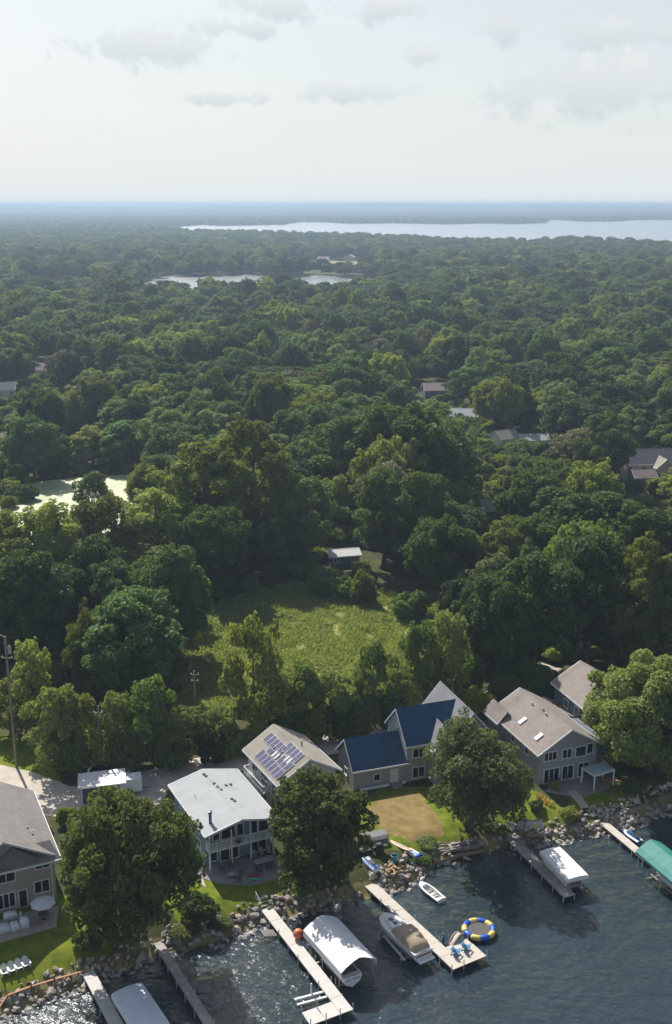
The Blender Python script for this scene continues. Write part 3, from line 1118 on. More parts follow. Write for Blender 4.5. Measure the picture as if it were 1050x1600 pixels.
for h in HOMES:
    wpx = h[2] * FPX / (at(h[0], h[1], G).y * 1.03)
    clear_view(h[0] - wpx * 0.74, h[0] + wpx * 0.74, h[1], 18, max(h[10], 0.24 * at(h[0], h[1], G).y) if h[1] < 800 else h[10])

LOTS = px_poly([(-300, 1700), (-300, 1150), (300, 1150), (700, 1060), (1050, 1010), (1500, 960), (1500, 1700)])
MEADOW_WIDE = px_poly([(262, 1135), (285, 1000), (345, 938), (450, 912), (560, 915), (690, 945), (712, 1015), (650, 1095)])
GOLF = [(-75, 1530), (52, 1500), (58, 1610), (-70, 1640)]
BLOCK = [LOTS, MEADOW_WIDE, POND, BAY, BAY2, LAKE2, LAKE3, [(-78, 1330), (40, 1300), (56, 1400), (62, 1620), (-72, 1650)]] + CLEAR
pond_front = px_poly([(-60, 800), (250, 750), (230, 960), (-60, 965)])

# woodland points on a jittered grid whose cells grow with distance
cand = []
Y = 176.0
while Y < 5050:
    s = 12.0 if Y < 420 else (14.6 if Y < 900 else (16.0 if Y < 1900 else 18.0))
    half = 0.325 * Y + 22
    n = int(2 * half / s)
    xx = (np.arange(n) + 0.5) / n * 2 * half - half
    xx = xx + rng.uniform(-0.42, 0.42, n) * s
    yy = Y + rng.uniform(-0.42, 0.42, n) * s
    cand.append(np.stack([xx, yy], axis=1))
    Y += s
for (a, b, s) in ((5000, 6400, 22), (6400, 9000, 34), (9000, 15000, 62)):
    Y = a
    while Y < b:
        half = 0.325 * Y + 60
        n = int(2 * half / s)
        xx = (np.arange(n) + 0.5) / n * 2 * half - half + rng.uniform(-.45, .45, n) * s
        cand.append(np.stack([xx, Y + rng.uniform(-.45, .45, n) * s], axis=1))
        Y += s
cand = np.concatenate(cand)
keep = np.ones(len(cand), bool)
for p in BLOCK:
    keep &= ~pip(p, cand[:, 0], cand[:, 1])
keep &= ~(pip(pond_front, cand[:, 0], cand[:, 1]))
cand = cand[keep]
# leave room round the trees placed one by one
ta = np.array(TREES)
ok = np.ones(len(cand), bool)
nearm = cand[:, 1] < 420
idx = np.where(nearm)[0]
dd = np.hypot(cand[idx, 0][:, None] - ta[None, :, 0], cand[idx, 1][:, None] - ta[None, :, 1])
ok[idx] = (dd > ta[None, :, 2] * 0.75 + 2.6).all(axis=1)
cand = cand[ok]
cand = cand[np.argsort(cand[:, 1])]

KINDS = ['oak_a', 'oak_b', 'oak_c', 'maple_a', 'maple_b', 'ash_a', 'cottonwood_a', 'cottonwood_b', 'willow_a', 'russet_a', 'spruce_a']
PROB = np.array([.24, .15, .13, .19, .05, .10, .05, .03, .02, .02, .02])
PROB = PROB / PROB.sum()


def stand_noise(x, y):
    return np.sin(x / 37 + 1.3) * np.sin(y / 53 + .4) + 0.6 * np.sin(x / 17 + y / 23)


kind_i = rng.choice(len(KINDS), len(cand), p=PROB)
sn = stand_noise(cand[:, 0], cand[:, 1])
kind_i = np.where((sn > 0.95) & (rng.random(len(cand)) < .6), KINDS.index('maple_b'), kind_i)
kind_i = np.where((sn < -1.2) & (rng.random(len(cand)) < .25), KINDS.index('russet_a'), kind_i)
height = rng.normal(16.5, 3.4, len(cand)).clip(8, 25) + sn * 1.2
radius = rng.normal(8.4, 1.7, len(cand)).clip(4.5, 13.0)
height = np.where(cand[:, 1] > 1500, height.clip(9, 20), height)
radius = np.where(cand[:, 1] > 900, radius * 1.12, radius)
bank = (cand[:, 1] > 860) & (cand[:, 1] < 1010) & (cand[:, 0] > -300) & (cand[:, 0] < 60)
height = np.where(bank, height * 0.86, height)
radius = np.where(cand[:, 1] < 262, radius.clip(4, 7.2), radius)
sp_ = kind_i == KINDS.index('spruce_a')
radius = np.where(sp_, radius * 0.5, radius)

WORDS = {'oak': 'rounded broadleaf tree', 'maple': 'dense leafy tree', 'ash': 'greyish narrow tree', 'cottonwood': 'tall feathery tree',
         'willow': 'drooping pale tree', 'russet': 'thin brownish tree', 'spruce': 'pointed dark spruce'}
MARKS = [('the algae pond', at(90, 765, G)), ('the meadow', at(480, 985, G)), ('the great domed tree', at(620, 805, G)), ('the right hand woods', at(900, 905, G)),
         ('the left hand willows', at(120, 950, G))]
MARKS += [(n, at(h[0], h[1], G)) for n, h in zip(('the tan roofed house', 'the slate roofed house', 'the small brick house', 'the low pink roofed house', 'the pale grey roof',
          'the tan roof', 'the small gabled house', 'the long white roofed shed', 'the tan roofed cabin', 'the large cream house', 'the brown roofed back house',
          'the pale house by the lane', 'the low white cabin', 'the pale edge building'), HOMES)]
ORD = ['nearest', 'second', 'third', 'fourth', 'fifth', 'sixth', 'seventh', 'eighth', 'ninth', 'tenth', 'eleventh', 'twelfth', 'thirteenth', 'fourteenth', 'fifteenth', 'sixteenth', 'seventeenth', 'eighteenth', 'nineteenth', 'twentieth']
single = 0
rest, picked = [], []
for i, (x, y) in enumerate(cand):
    if N_TREES + single < 312 and abs(x) < 0.30 * y + 6:
        d2 = [(m[1].x - x) ** 2 + (m[1].y - y) ** 2 for m in MARKS]
        j = int(np.argmin(d2))
        dx, dy = x - MARKS[j][1].x * y / MARKS[j][1].y, y - MARKS[j][1].y
        rel = ('right of' if dx > 0 else 'left of') if abs(dx) > abs(dy) * .6 else ('behind' if dy > 0 else 'in front of')
        picked.append((i, KINDS[kind_i[i]], rel, MARKS[j][0], d2[j]))
        single += 1
    else:
        rest.append(i)
bins = {}
for p in sorted(picked, key=lambda q: q[4]):
    w = WORDS[p[1].split('_')[0]]
    n = bins[(w, p[2], p[3])] = bins.get((w, p[2], p[3]), 0) + 1
    lab = f'{w} {p[2]} {p[3]}, {ORD[min(n, 20) - 1]} of its kind there'
    i, k = p[0], p[1]
    tree(k, cand[i, 0], cand[i, 1], radius[i], height[i], 'spruce_tree' if k.startswith('spruce') else 'broadleaf_tree', lab, 'tree', 'woodland trees standing in view')
rest = np.array(rest)


def scatter(name, pts, kinds, scales, rots, keys, label, cat, group=None):
    """one mass of plants: points carrying copies of the crowns"""
    me = bpy.data.meshes.new(name)
    me.vertices.add(len(pts))
    me.vertices.foreach_set('co', np.ascontiguousarray(pts, np.float32).ravel())
    for nm, ty, arr in (('kind', 'INT', kinds), ('size', 'FLOAT_VECTOR', scales), ('turn', 'FLOAT_VECTOR', rots)):
        a = me.attributes.new(nm, ty, 'POINT')
        a.data.foreach_set('value' if ty == 'INT' else 'vector', np.ascontiguousarray(arr, np.int32 if ty == 'INT' else np.float32).ravel())
    o = obj(name, me, None)
    ng = bpy.data.node_groups.new(name, 'GeometryNodeTree')
    ng.interface.new_socket(name='Geometry', in_out='INPUT', socket_type='NodeSocketGeometry')
    ng.interface.new_socket(name='Geometry', in_out='OUTPUT', socket_type='NodeSocketGeometry')
    N = ng.nodes.new
    gi, go = N('NodeGroupInput'), N('NodeGroupOutput')
    iop = N('GeometryNodeInstanceOnPoints')
    join = N('GeometryNodeJoinGeometry')
    for k in reversed(keys):
        oi = N('GeometryNodeObjectInfo')
        oi.inputs[0].default_value = CROWN_OBJ[k]
        g2 = N('GeometryNodeGeometryToInstance')
        ng.links.new(oi.outputs['Geometry'], g2.inputs[0])
        ng.links.new(g2.outputs[0], join.inputs[0])
    ng.links.new(gi.outputs[0], iop.inputs['Points'])
    ng.links.new(join.outputs[0], iop.inputs['Instance'])
    iop.inputs['Pick Instance'].default_value = True
    for nm, ty, sock in (('kind', 'INT', 'Instance Index'), ('size', 'FLOAT_VECTOR', 'Scale'), ('turn', 'FLOAT_VECTOR', 'Rotation')):
        na = N('GeometryNodeInputNamedAttribute')
        na.data_type = ty
        na.inputs[0].default_value = nm
        ng.links.new(na.outputs[0], iop.inputs[sock])
    ng.links.new(iop.outputs[0], go.inputs[0])
    md = o.modifiers.new('scatter', 'NODES')
    md.node_group = ng
    return tag(o, label, cat, kind='stuff')


for k in KINDS + ['bush_a', 'bush_b']:
    if k not in CROWN_OBJ:
        x, y = cand[rest[0]]
        tree(k, x, y, radius[rest[0]], height[rest[0]], 'broadleaf_tree', f'{WORDS[k.split("_")[0]]} at the edge of the far woods', 'tree')
px_, py_ = cand[rest, 0], cand[rest, 1]
grow = np.where(py_ > 5000, np.interp(py_, [5000, 6400, 9000, 15000], [1.25, 1.6, 2.4, 3.4]), 1.0)
hgrow = np.where(py_ > 5000, np.interp(py_, [5000, 9000, 15000], [1.0, 1.1, 1.2]), 1.0)
R0 = np.array([PROTO[k][2] for k in KINDS])[kind_i[rest]]
H0 = np.array([PROTO[k][3] for k in KINDS])[kind_i[rest]]
sc = np.stack([radius[rest] / R0 * grow, radius[rest] / R0 * grow, height[rest] / H0 * hgrow], axis=1)
rot = np.zeros((len(rest), 3))
rot[:, 2] = rng.uniform(0, 6.28, len(rest))
pz = ground_z(px_, py_)
scatter('woodland', np.stack([px_, py_, pz], axis=1), kind_i[rest], sc, rot, KINDS, 'mass of woodland trees reaching to the lake and horizon', 'woodland')

# undergrowth in the near woods, yards of the hidden homes, pond and bay banks
ug = []
for p in CLEAR:
    q = np.array(p)
    n = int(0.034 * (np.ptp(q[:, 0]) * np.ptp(q[:, 1])))
    pts = np.stack([rng.uniform(q[:, 0].min(), q[:, 0].max(), n), rng.uniform(q[:, 1].min(), q[:, 1].max() - 22, n)], axis=1)
    ug.append(pts[pip(p, pts[:, 0], pts[:, 1])])
n = 1500
yy = 170 + 260 * rng.random(n)
pts = np.stack([rng.uniform(-1, 1, n) * (0.32 * yy + 15), yy], axis=1)
ok = ~pip(MEADOW_WIDE, pts[:, 0], pts[:, 1]) & ~pip(POND, pts[:, 0], pts[:, 1]) & ~pip(LOTS, pts[:, 0], pts[:, 1])
for p in CLEAR:
    ok &= ~pip(p, pts[:, 0], pts[:, 1])
ug.append(pts[ok])
ug = np.concatenate(ug)
sc = rng.uniform(0.5, 1.35, len(ug))
rot = np.zeros((len(ug), 3))
rot[:, 2] = rng.uniform(0, 6.28, len(ug))
scatter('undergrowth', np.stack([ug[:, 0], ug[:, 1], ground_z(ug[:, 0], ug[:, 1])], axis=1), rng.integers(0, 2, len(ug)),
        np.stack([sc, sc, sc], axis=1), rot, ['bush_a', 'bush_b'], 'low bushes filling the gaps between the woodland trees', 'undergrowth')

# tall grass and reeds of the meadow: every blade is geometry, uncountable
mp = np.array(MEADOW_WIDE)
n = 90000
bx = rng.uniform(mp[:, 0].min(), mp[:, 0].max(), n)
by = rng.uniform(mp[:, 1].min(), mp[:, 1].max(), n)
def lumps(x, y, k):
    g = np.random.default_rng(k)
    o = np.zeros_like(x)
    for i in range(9):
        w, a, p = g.uniform(.25, 1.5), g.uniform(0, 6.28), g.uniform(0, 6.28)
        o += np.sin((x * np.cos(a) + y * np.sin(a) * .8) * w + p + 1.5 * np.sin(x * w * .37 + y * w * .21 + p))
    return o / 4


patch = lumps(bx, by, 5)
okm = pip(MEADOW_WIDE, bx, by) & (patch > -1.25 + 0.9 * rng.random(n))
bx, by, patch = bx[okm], by[okm], patch[okm]
n = len(bx)
hh = (0.22 + 0.40 * rng.random(n)) * (1 + 0.55 * np.clip(patch, -0.6, 1.2))
an = rng.uniform(0, 6.28, n)
w = 0.06 + 0.11 * rng.random(n)
lean = rng.normal(size=(n, 2)) * 0.25 * hh[:, None]
base = np.stack([bx, by, np.full(n, G)], axis=1)
sd = np.stack([np.cos(an) * w, np.sin(an) * w, np.zeros(n)], axis=1)
tip = base + np.stack([lean[:, 0], lean[:, 1], hh], axis=1)
v = np.stack([base - sd, base + sd, tip + sd * 0.7, tip - sd * 0.7], axis=1).reshape(-1, 3)
me = np_mesh('meadow_grass', v, np.arange(n * 4).reshape(-1, 4))
me.materials.append(F['reed'])
tag(obj('meadow_grass', me, None), 'tall yellow green grass and reeds in the clearing', 'grass', kind='stuff')

# ------------------------------------------------------------------ houses
def siding(name, col, **kw):
    return mat(name, col, 0.75, 0.07, 0.8, 0.0, 10, 0.3, stripe=('Z', 0.18), **kw)


def shingle(name, col, var=0.2, stain=None):
    return mat(name, col, 0.9, var, 1.3, 0.35, 9, 0.2, stain=stain or tuple(c * 0.72 for c in col), stain_amt=0.5, stain_scale=0.35, stripe=('Z', 0.13))


W_TAN = siding('siding_taupe', (0.36, 0.32, 0.28))
W_BLUE = siding('siding_blue_grey', (0.16, 0.25, 0.33))
W_WHITE = siding('siding_white', (0.62, 0.61, 0.58))
W_GREY = siding('siding_grey', (0.33, 0.33, 0.33))
W_GREY2 = siding('siding_cool_grey', (0.30, 0.31, 0.33))
W_NAVY = siding('siding_slate_blue', (0.11, 0.14, 0.19))
R_WHITE = shingle('roof_pale', (0.37, 0.385, 0.39), 0.08, (0.30, 0.315, 0.32))
R_BROWN = shingle('roof_brown', (0.255, 0.222, 0.20), 0.14)
R_TAUPE = shingle('roof_taupe', (0.235, 0.216, 0.205), 0.14)
R_BEIGE = shingle('roof_beige', (0.30, 0.27, 0.225), 0.12)
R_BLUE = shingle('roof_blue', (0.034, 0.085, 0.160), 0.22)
R_GREY = shingle('roof_grey', (0.22, 0.216, 0.23), 0.14)
DOORP = mat('door_paint', (0.62, 0.66, 0.70), 0.4, 0.05)
SOLAR = mat('solar_cells', (0.045, 0.045, 0.105), 0.22, 0.15, 3, spec=0.6)
SKYL = mat('skylight_dome', (0.50, 0.53, 0.56), 0.2, 0.05)
PATIO = mat('patio_paving', (0.26, 0.235, 0.23), 0.85, 0.2, 1.5, 0.3, 8, stain=(0.18, 0.165, 0.165), stain_amt=0.6)
DECKW = mat('deck_boards', (0.36, 0.29, 0.26), 0.8, 0.2, 2, 0.2, 14, stripe=('X', 0.14))
RED = mat('red_paint', (0.45, 0.035, 0.025), 0.5, 0.15)


def wall_frame(face, plane):
    """matrix taking (along wall, outwards, up) to house space"""
    if face == 'front':
        return Matrix(((1, 0, 0, 0), (0, -1, 0, plane), (0, 0, 1, 0), (0, 0, 0, 1)))
    if face == 'left':
        return Matrix(((0, -1, 0, plane), (1, 0, 0, 0), (0, 0, 1, 0), (0, 0, 0, 1)))
    if face == 'right':
        return Matrix(((0, 1, 0, plane), (1, 0, 0, 0), (0, 0, 1, 0), (0, 0, 0, 1)))


def window(root, face, plane, a, z, w, h, cols=2, trim=TRIM, fw=0.11, name='window'):
    """a = left end along the wall, z = sill height; frame stands proud, panes set back inside it"""
    mb = MB()
    mb.m = wall_frame(face, plane)
    mb.box(a - fw, a + w + fw, -0.02, 0.10, z + h, z + h + fw)
    mb.box(a - fw - .05, a + w + fw + .05, -0.02, 0.14, z - fw, z)
    mb.box(a - fw, a, -0.02, 0.10, z, z + h)
    mb.box(a + w, a + w + fw, -0.02, 0.10, z, z + h)
    pw = w / cols
    for i in range(1, cols):
        mb.box(a + i * pw - 0.045, a + i * pw + 0.045, -0.02, 0.085, z, z + h)
    o = mb.build(name, trim, root)
    for i in range(cols):
        p = MB()
        p.m = wall_frame(face, plane)
        p.box(a + i * pw + (0.045 if i else 0), a + (i + 1) * pw - (0.045 if i < cols - 1 else 0), -0.02, 0.03, z, z + h)
        p.build('pane', GLASS, o)
    return o


def door(root, face, plane, a, z, w, h, m=None, glass=False):
    mb = MB()
    mb.m = wall_frame(face, plane)
    mb.box(a, a + w, -0.02, 0.05, z, z + h)
    o = mb.build('door', m or DOORP, root)
    f = MB()
    f.m = wall_frame(face, plane)
    f.box(a - .1, a, -.02, .09, z, z + h + .1)
    f.box(a + w, a + w + .1, -.02, .09, z, z + h + .1)
    f.box(a, a + w, -.02, .09, z + h, z + h + .1)
    f.build('door_frame', TRIM, o)
    k = MB()
    k.m = wall_frame(face, plane)
    k.box(a + w - .14, a + w - .08, .05, .10, z + 0.95, z + 1.1)
    k.build('handle', DARKM, o)
    if glass:
        g = MB()
        g.m = wall_frame(face, plane)
        g.box(a + .12, a + w - .12, .05, .06, z + .2, z + h - .15)
        g.build('pane', GLASS, o)
    return o


def roof_section(x0, x1, ze, zr, th, xm=None):
    xm = (x0 + x1) / 2 if xm is None else xm
    return [(x0, ze), (xm, zr), (x1, ze), (x1, ze - th), (xm, zr - th), (x0, ze - th)]


def gable(root, x0, x1, y0, y1, ze, zr, rm, wm, ov=0.5, of=0.5, ob=0.5, th=0.2, base=-0.15, along='y', trim=TRIM, name='roof', wname='wall', wfront=None):
    """roof edges x0..x1, y0..y1; ridge along y (or x); walls set in by the overhangs; returns roof"""
    M = Matrix.Identity(4) if along == 'y' else Matrix(((0, 1, 0, 0), (1, 0, 0, 0), (0, 0, 1, 0), (0, 0, 0, 1)))
    if along == 'x':
        x0, x1, y0, y1 = y0, y1, x0, x1
    mb = MB()
    mb.m = M
    mb.prism(roof_section(x0, x1, ze, zr, th), y0, y1)
    roof = mb.build(name, rm, root)
    f = MB()
    f.m = M
    s = roof_section(x0 - .02, x1 + .02, ze + .012, zr + .012, th + .08)
    f.prism(s, y0 - 0.06, y0 + 0.0)
    f.prism(s, y1, y1 + 0.06)
    f.box(x0 - .06, x0, y0, y1, ze - th - .06, ze - .01)
    f.box(x1, x1 + .06, y0, y1, ze - th - .06, ze - .01)
    f.build('fascia', trim, roof)
    k = (zr - ze) / ((x1 - x0) / 2)
    rc = MB()
    rc.m = M
    xm = (x0 + x1) / 2
    rc.prism([(xm - .2, zr - .2 * k + .03), (xm, zr + .05), (xm + .2, zr - .2 * k + .03), (xm, zr - .02)], y0 + .01, y1 - .01)
    rc.build('ridge_cap', rm, roof)
    a, b, c, d = x0 + ov, x1 - ov, y0 + of, y1 - ob
    zt = ze + ov * k - th - .012
    w = MB()
    w.m = M
    w.prism([(a, base), (b, base), (b, zt), ((x0 + x1) / 2, zr - th - .012), (a, zt)], c, d)
    w.build(wname, wm, root)
    return roof


def vent(roof, x, y, z, r=0.09, h=0.45, m=None, name='vent'):
    mb = MB()
    mb.lathe([(r, z - .5), (r, z + h), (r * 1.5, z + h), (r * 1.5, z + h + .08), (0.01, z + h + .12)], 8, x, y)
    return mb.build(name, m or DARKM, roof)


def box_vent(roof, x, y, z, s=0.2, k=0.0):
    mb = MB()
    mb.m = Matrix.Translation((x, y, z)) @ Matrix.Rotation(-math.atan(k), 4, 'Y')
    mb.box(-s, s, -s, s, -.05, .14)
    return mb.build('vent', DARKM, roof)


def railing(root, pts, h=1.0, m=None, z0=0.0, step=0.9):
    """one railing: rails, posts and balusters along a polyline at local height z0"""
    mb = MB()
    for a, b in zip(pts[:-1], pts[1:]):
        a, b = Vector((*a, z0)), Vector((*b, z0))
        n = max(1, int((b - a).length / step))
        for z in (h, h * .12):
            mb.bar(a + Vector((0, 0, z)), b + Vector((0, 0, z)), .09, .07)
        for i in range(n + 1):
            p = a.lerp(b, i / n)
            mb.bar(p, p + Vector((0, 0, h)), .08)
        nb = int((b - a).length / .16)
        for i in range(nb):
            p = a.lerp(b, (i + .5) / nb)
            mb.bar(p + Vector((0, 0, h * .12)), p + Vector((0, 0, h)), .035)
    return mb.build('railing', m or TRIM, root)


def rotate2(p, a):
    c, s = math.cos(a), math.sin(a)
    return Vector((p[0] * c - p[1] * s, p[0] * s + p[1] * c, 0))


def house_root(corner_world, ang, local_corner, name, label, cat='house'):
    """place so that local_corner (x, y) stands at corner_world"""
    o = rotate2(local_corner, ang)
    return thing(name, label, cat, (corner_world.x - o.x, corner_world.y - o.y, G), ang)


# ---- house with the pale roof and balcony (blue grey siding)
A = R(26.5)
hB = house_root(at(320, 1308, 7.0), A, (-0.6, -1.6), 'house', 'blue grey two storey house with pale roof and white balcony')
ZE, ZR, WB, LB = 5.0, 6.15, 9.7, 13.9          # heights above the lot
roof = gable(hB, -.6, WB - .6, -1.6, LB - 1.6, ZE, ZR, R_WHITE, W_BLUE, 0.6, 1.6, 0.6)
kB = (ZR - ZE) / (WB / 2)
for i, (x, y) in enumerate(((3.9, 11.0), (4.0, 10.4), (4.2, 8.0), (4.3, 7.0), (4.45, 6.2), (4.9, 3.6), (5.05, 3.1), (5.6, 7.4), (6.3, 7.6))):
    box_vent(roof, x, y, ZE + kB * (x + .6) if x < WB / 2 - .6 else ZR - kB * (x - WB / 2 + .6), 0.17)
st = MB()
st.lathe([(.20, 4.9), (.20, 6.7), (.27, 6.7), (.27, 6.95), (.05, 7.0)], 10, 0.9, 0.5)
st.build('flue_pipe', mat('flue_blue_steel', (0.10, 0.13, 0.20), .4, .15, metal=.4), roof)
cv = MB()
cv.tube([(1.3, 7.2, 5.4), (1.3, 7.2, 5.75), (1.15, 7.0, 5.8)], .05, 6)
cv.build('vent', STEEL, roof)
b = MB()
b.box(0, 8.5, -1.35, -0.01, 2.42, 2.62)
bal = b.build('balcony', TRIM, hB)
railing(bal, [(0.05, -0.05), (0.05, -1.3), (8.45, -1.3), (8.45, -0.05)], 1.0, TRIM, 2.62)
for x in (.08, 2.9, 5.4, 8.42):
    p = MB()
    p.box(x - .09, x + .09, -1.33, -1.15, -.1, 2.42)
    p.box(x - .07, x + .07, -1.31, -1.17, 2.62, 4.95)
    p.build('post', TRIM, hB)
window(hB, 'front', 0, 1.0, 3.2, 0.75, 1.35, 1)
window(hB, 'front', 0, 2.1, 3.1, 1.7, 1.5, 1)
window(hB, 'front', 0, 4.15, 3.1, 0.75, 1.5, 1)
door(hB, 'front', 0, 5.9, 2.65, 0.95, 2.1, glass=True)
window(hB, 'front', 0, 7.0, 2.75, 1.2, 1.9, 1)
window(hB, 'front', 0, 0.5, 0.5, 0.9, 1.5, 1)
window(hB, 'front', 0, 1.9, 0.15, 2.3, 1.95, 2, name='sliding_door')
window(hB, 'front', 0, 5.9, 0.15, 2.0, 1.95, 2, name='sliding_door')
for a in (1.6, 4.6, 8.2):
    window(hB, 'left', 0, a, 1.4, 0.9, 1.0, 1)
    window(hB, 'left', 0, a + .3, 3.3, 0.8, 0.9, 1)
aw = MB()
aw.prism([(5.6, 2.35), (8.4, 2.35), (8.4, 2.40), (5.6, 2.40)], -1.2, -.05)
aw.build('awning', RED, hB)

# ---- beige roofed house with solar panels
A = R(27.7)
hC = house_root(at(433, 1229, 7.5), A, (-.6, -.8), 'house', 'white house with beige roof carrying solar panels and skylights')
ZE, ZR, W, L = 5.5, 8.3, 9.5, 11.4
roof = gable(hC, -.6, W - .6, -.8, L - .8, ZE, ZR, R_BEIGE, W_WHITE, 0.6, 0.8, 0.6)
kC = (ZR - ZE) / (W / 2)
thC = math.atan(kC)


def on_left_slope(mb, x, y):
    mb.m = Matrix.Translation((x, y, ZE + kC * (x + .6))) @ Matrix.Rotation(-thC, 4, 'Y')


def solar(x, y):
    mb = MB()
    on_left_slope(mb, x, y)
    mb.box(-.78, .78, -.48, .48, 0.06, 0.12)
    o = mb.build('solar_panel', SOLAR, roof)
    f = MB()
    f.m = mb.m
    for a, b_, c, d in ((-.80, .80, -.50, -.48), (-.80, .80, .48, .50), (-.80, -.78, -.48, .48), (.78, .80, -.48, .48)):
        f.box(a, b_, c, d, .05, .135)
    f.build('panel_frame', ALU, o)


for y in (0.75, 1.77, 2.79, 3.81, 4.83, 5.85, 6.87):
    solar(0.55, y)
for y in (0.75, 1.77, 2.79, 6.10):
    solar(1.75, y)
for y in (4.6, 5.62, 6.64, 7.66, 8.68):
    solar(2.62 if y < 8.6 else 2.62, y)
for y in (1.0, 2.02, 3.04, 4.06):
    solar(3.35, y) if y < 4.0 else solar(3.35, y)
for x, y in ((1.75, 4.1), (1.75, 4.85), (2.05, 1.35), (2.05, 2.1)):
    mb = MB()
    on_left_slope(mb, x if y > 4 else 2.35, y if y > 4 else y + .2)
    mb.box(-.5, .5, -.2, .2, 0, .16)
    mb.build('skylight', SKYL, roof)
vent(roof, 5.4, 4.2, 7.7, .09, .5)
window(hC, 'front', 0, 3.8, 5.9, 0.7, 0.7, 1)
window(hC, 'front', 0, 6.3, 3.6, 1.7, 1.3, 2)
window(hC, 'front', 0, 0.6, 3.4, 1.6, 1.3, 2)
window(hC, 'left', 0, 1.0, 3.0, 1.0, 1.6, 1)
window(hC, 'left', 0, 3.6, 3.0, 1.8, 1.5, 2)
window(hC, 'left', 0, 6.6, 3.0, 1.8, 1.5, 2)
window(hC, 'left', 0, 1.2, .3, 1.0, 1.9, 1)
window(hC, 'left', 0, 4.0, .4, 1.4, 1.4, 2)
b = MB()
b.box(-1.0, -0.01, 3.0, 9.5, 2.5, 2.66)
bal = b.build('balcony', TRIM, hC)
railing(bal, [(-.02, 3.05), (-.95, 3.05), (-.95, 9.45), (-.02, 9.45)], 1.0, TRIM, 2.66)
gable(hC, 2.6, 6.6, -3.0, 1.0, 3.4, 4.7, R_GREY, W_WHITE, .35, .5, .4, name='porch_roof', wname='porch_wall')

# ---- blue roofed house
A = R(19.0)
hD = house_root(at(551, 1207, 5.0), A, (-.3, -.4), 'house', 'grey house with dark blue front roofs and tall grey gables')
# low wing on the left (ridge along the shore)
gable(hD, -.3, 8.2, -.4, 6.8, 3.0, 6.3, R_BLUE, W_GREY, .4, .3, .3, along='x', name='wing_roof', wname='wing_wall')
door(hD, 'front', 0.0, 5.5, .1, 1.0, 2.1)
window(hD, 'front', 0.0, 3.0, .95, .8, .95, 1)
window(hD, 'left', 0.0, 2.6, .9, .9, 1.0, 1)
# main block
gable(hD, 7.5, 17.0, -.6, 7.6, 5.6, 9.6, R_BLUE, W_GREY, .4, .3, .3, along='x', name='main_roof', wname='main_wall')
window(hD, 'front', -.2, 8.7, 3.6, 1.7, 1.25, 2)
window(hD, 'front', -.2, 8.7, .5, 1.7, 1.5, 2)
window(hD, 'left', 7.8, 3.2, 6.9, .4, .4, 1)
# tall cross gable at the right and the lower gable before it
gable(hD, 13.2, 20.8, -1.9, 9.4, 5.5, 9.9, R_GREY, W_GREY, .4, .5, .4, name='cross_roof', wname='cross_wall')
gable(hD, 10.7, 15.5, -2.6, 4.5, 5.2, 8.0, R_GREY, W_GREY, .4, .5, .4, name='front_roof', wname='front_wall')
window(hD, 'front', -2.1, 12.0, 3.4, 2.2, 1.3, 2)
window(hD, 'front', -2.1, 12.0, .4, 2.2, 1.7, 2)
window(hD, 'front', -1.4, 16.2, 3.4, 1.8, 1.4, 2)
window(hD, 'front', -1.4, 16.2, .5, 1.8, 1.5, 2)
s = MB()
s.box(5.2, 6.9, -1.2, -0.02, -.1, .22)
s.box(5.4, 6.7, -1.6, -1.2, -.1, .08)
s.build('doorstep', PATIO, hD)
s = MB()
s.box(.8, 5.1, -.5, -.32, -.1, .35)
s.box(7.0, 7.6, -.5, -.32, -.1, .35)
s.build('foundation_trim', TRIM, hD)

# ---- brown roofed house on the right
A = R(20.0)
hE = house_root(at(841, 1181, 7.0), A, (-.6, -.7), 'house', 'grey two storey house with brown roof and two skylights')
ZE, ZR, W, L = 5.0, 8.1, 10.4, 14.8
roof = gable(hE, -.6, W - .6, -.7, L - .7, ZE, ZR, R_BROWN, W_GREY2, .6, .7, .6)
kE = (ZR - ZE) / (W / 2)
for x, y in ((1.2, 2.3), (1.4, 7.3)):
    mb = MB()
    mb.m = Matrix.Translation((x, y, ZE + kE * (x + .6))) @ Matrix.Rotation(-math.atan(kE), 4, 'Y')
    mb.box(-.65, .65, -.35, .35, 0, .18)
    mb.build('skylight', SKYL, roof)
for x, y in ((3.9, 5.2), (4.1, 6.5), (3.8, 9.0)):
    vent(roof, x, y, ZE + kE * (x + .6), .09, .35, STEEL)
gable(hE, -1.1, 2.0, 10.2, 14.6, ZE - .15, ZE + 1.7, R_BROWN, W_GREY2, .5, .4, .5, name='back_roof', wname='back_wall')
window(hE, 'front', 0, .8, 3.6, 1.9, 1.2, 3)
window(hE, 'front', 0, 3.7, 3.5, 1.4, 1.3, 2)
window(hE, 'front', 0, 5.8, 3.4, 1.6, 1.4, 1)
window(hE, 'front', 0, 7.6, 3.6, .9, 1.4, 1)
window(hE, 'front', 0, .9, .2, 2.3, 2.0, 3, name='sliding_door')
window(hE, 'front', 0, 3.8, .2, 1.7, 2.0, 2, name='sliding_door')
window(hE, 'front', 0, 6.4, .2, 1.6, 2.0, 2, name='sliding_door')
for a in (3.0, 7.0, 10.5):
    window(hE, 'left', 0, a, 3.2, .8, 1.0, 1)
sw = MB()
sw.box(9.3, 11.4, 2.0, 9.0, -.1, 4.3)
sw.build('side_wing', W_NAVY, hE)
sw = MB()
sw.prism([(9.2, 4.31), (11.9, 4.05), (11.9, 3.9), (9.2, 4.15)], 1.6, 9.3)
sw.build('side_roof', R_BROWN, hE)

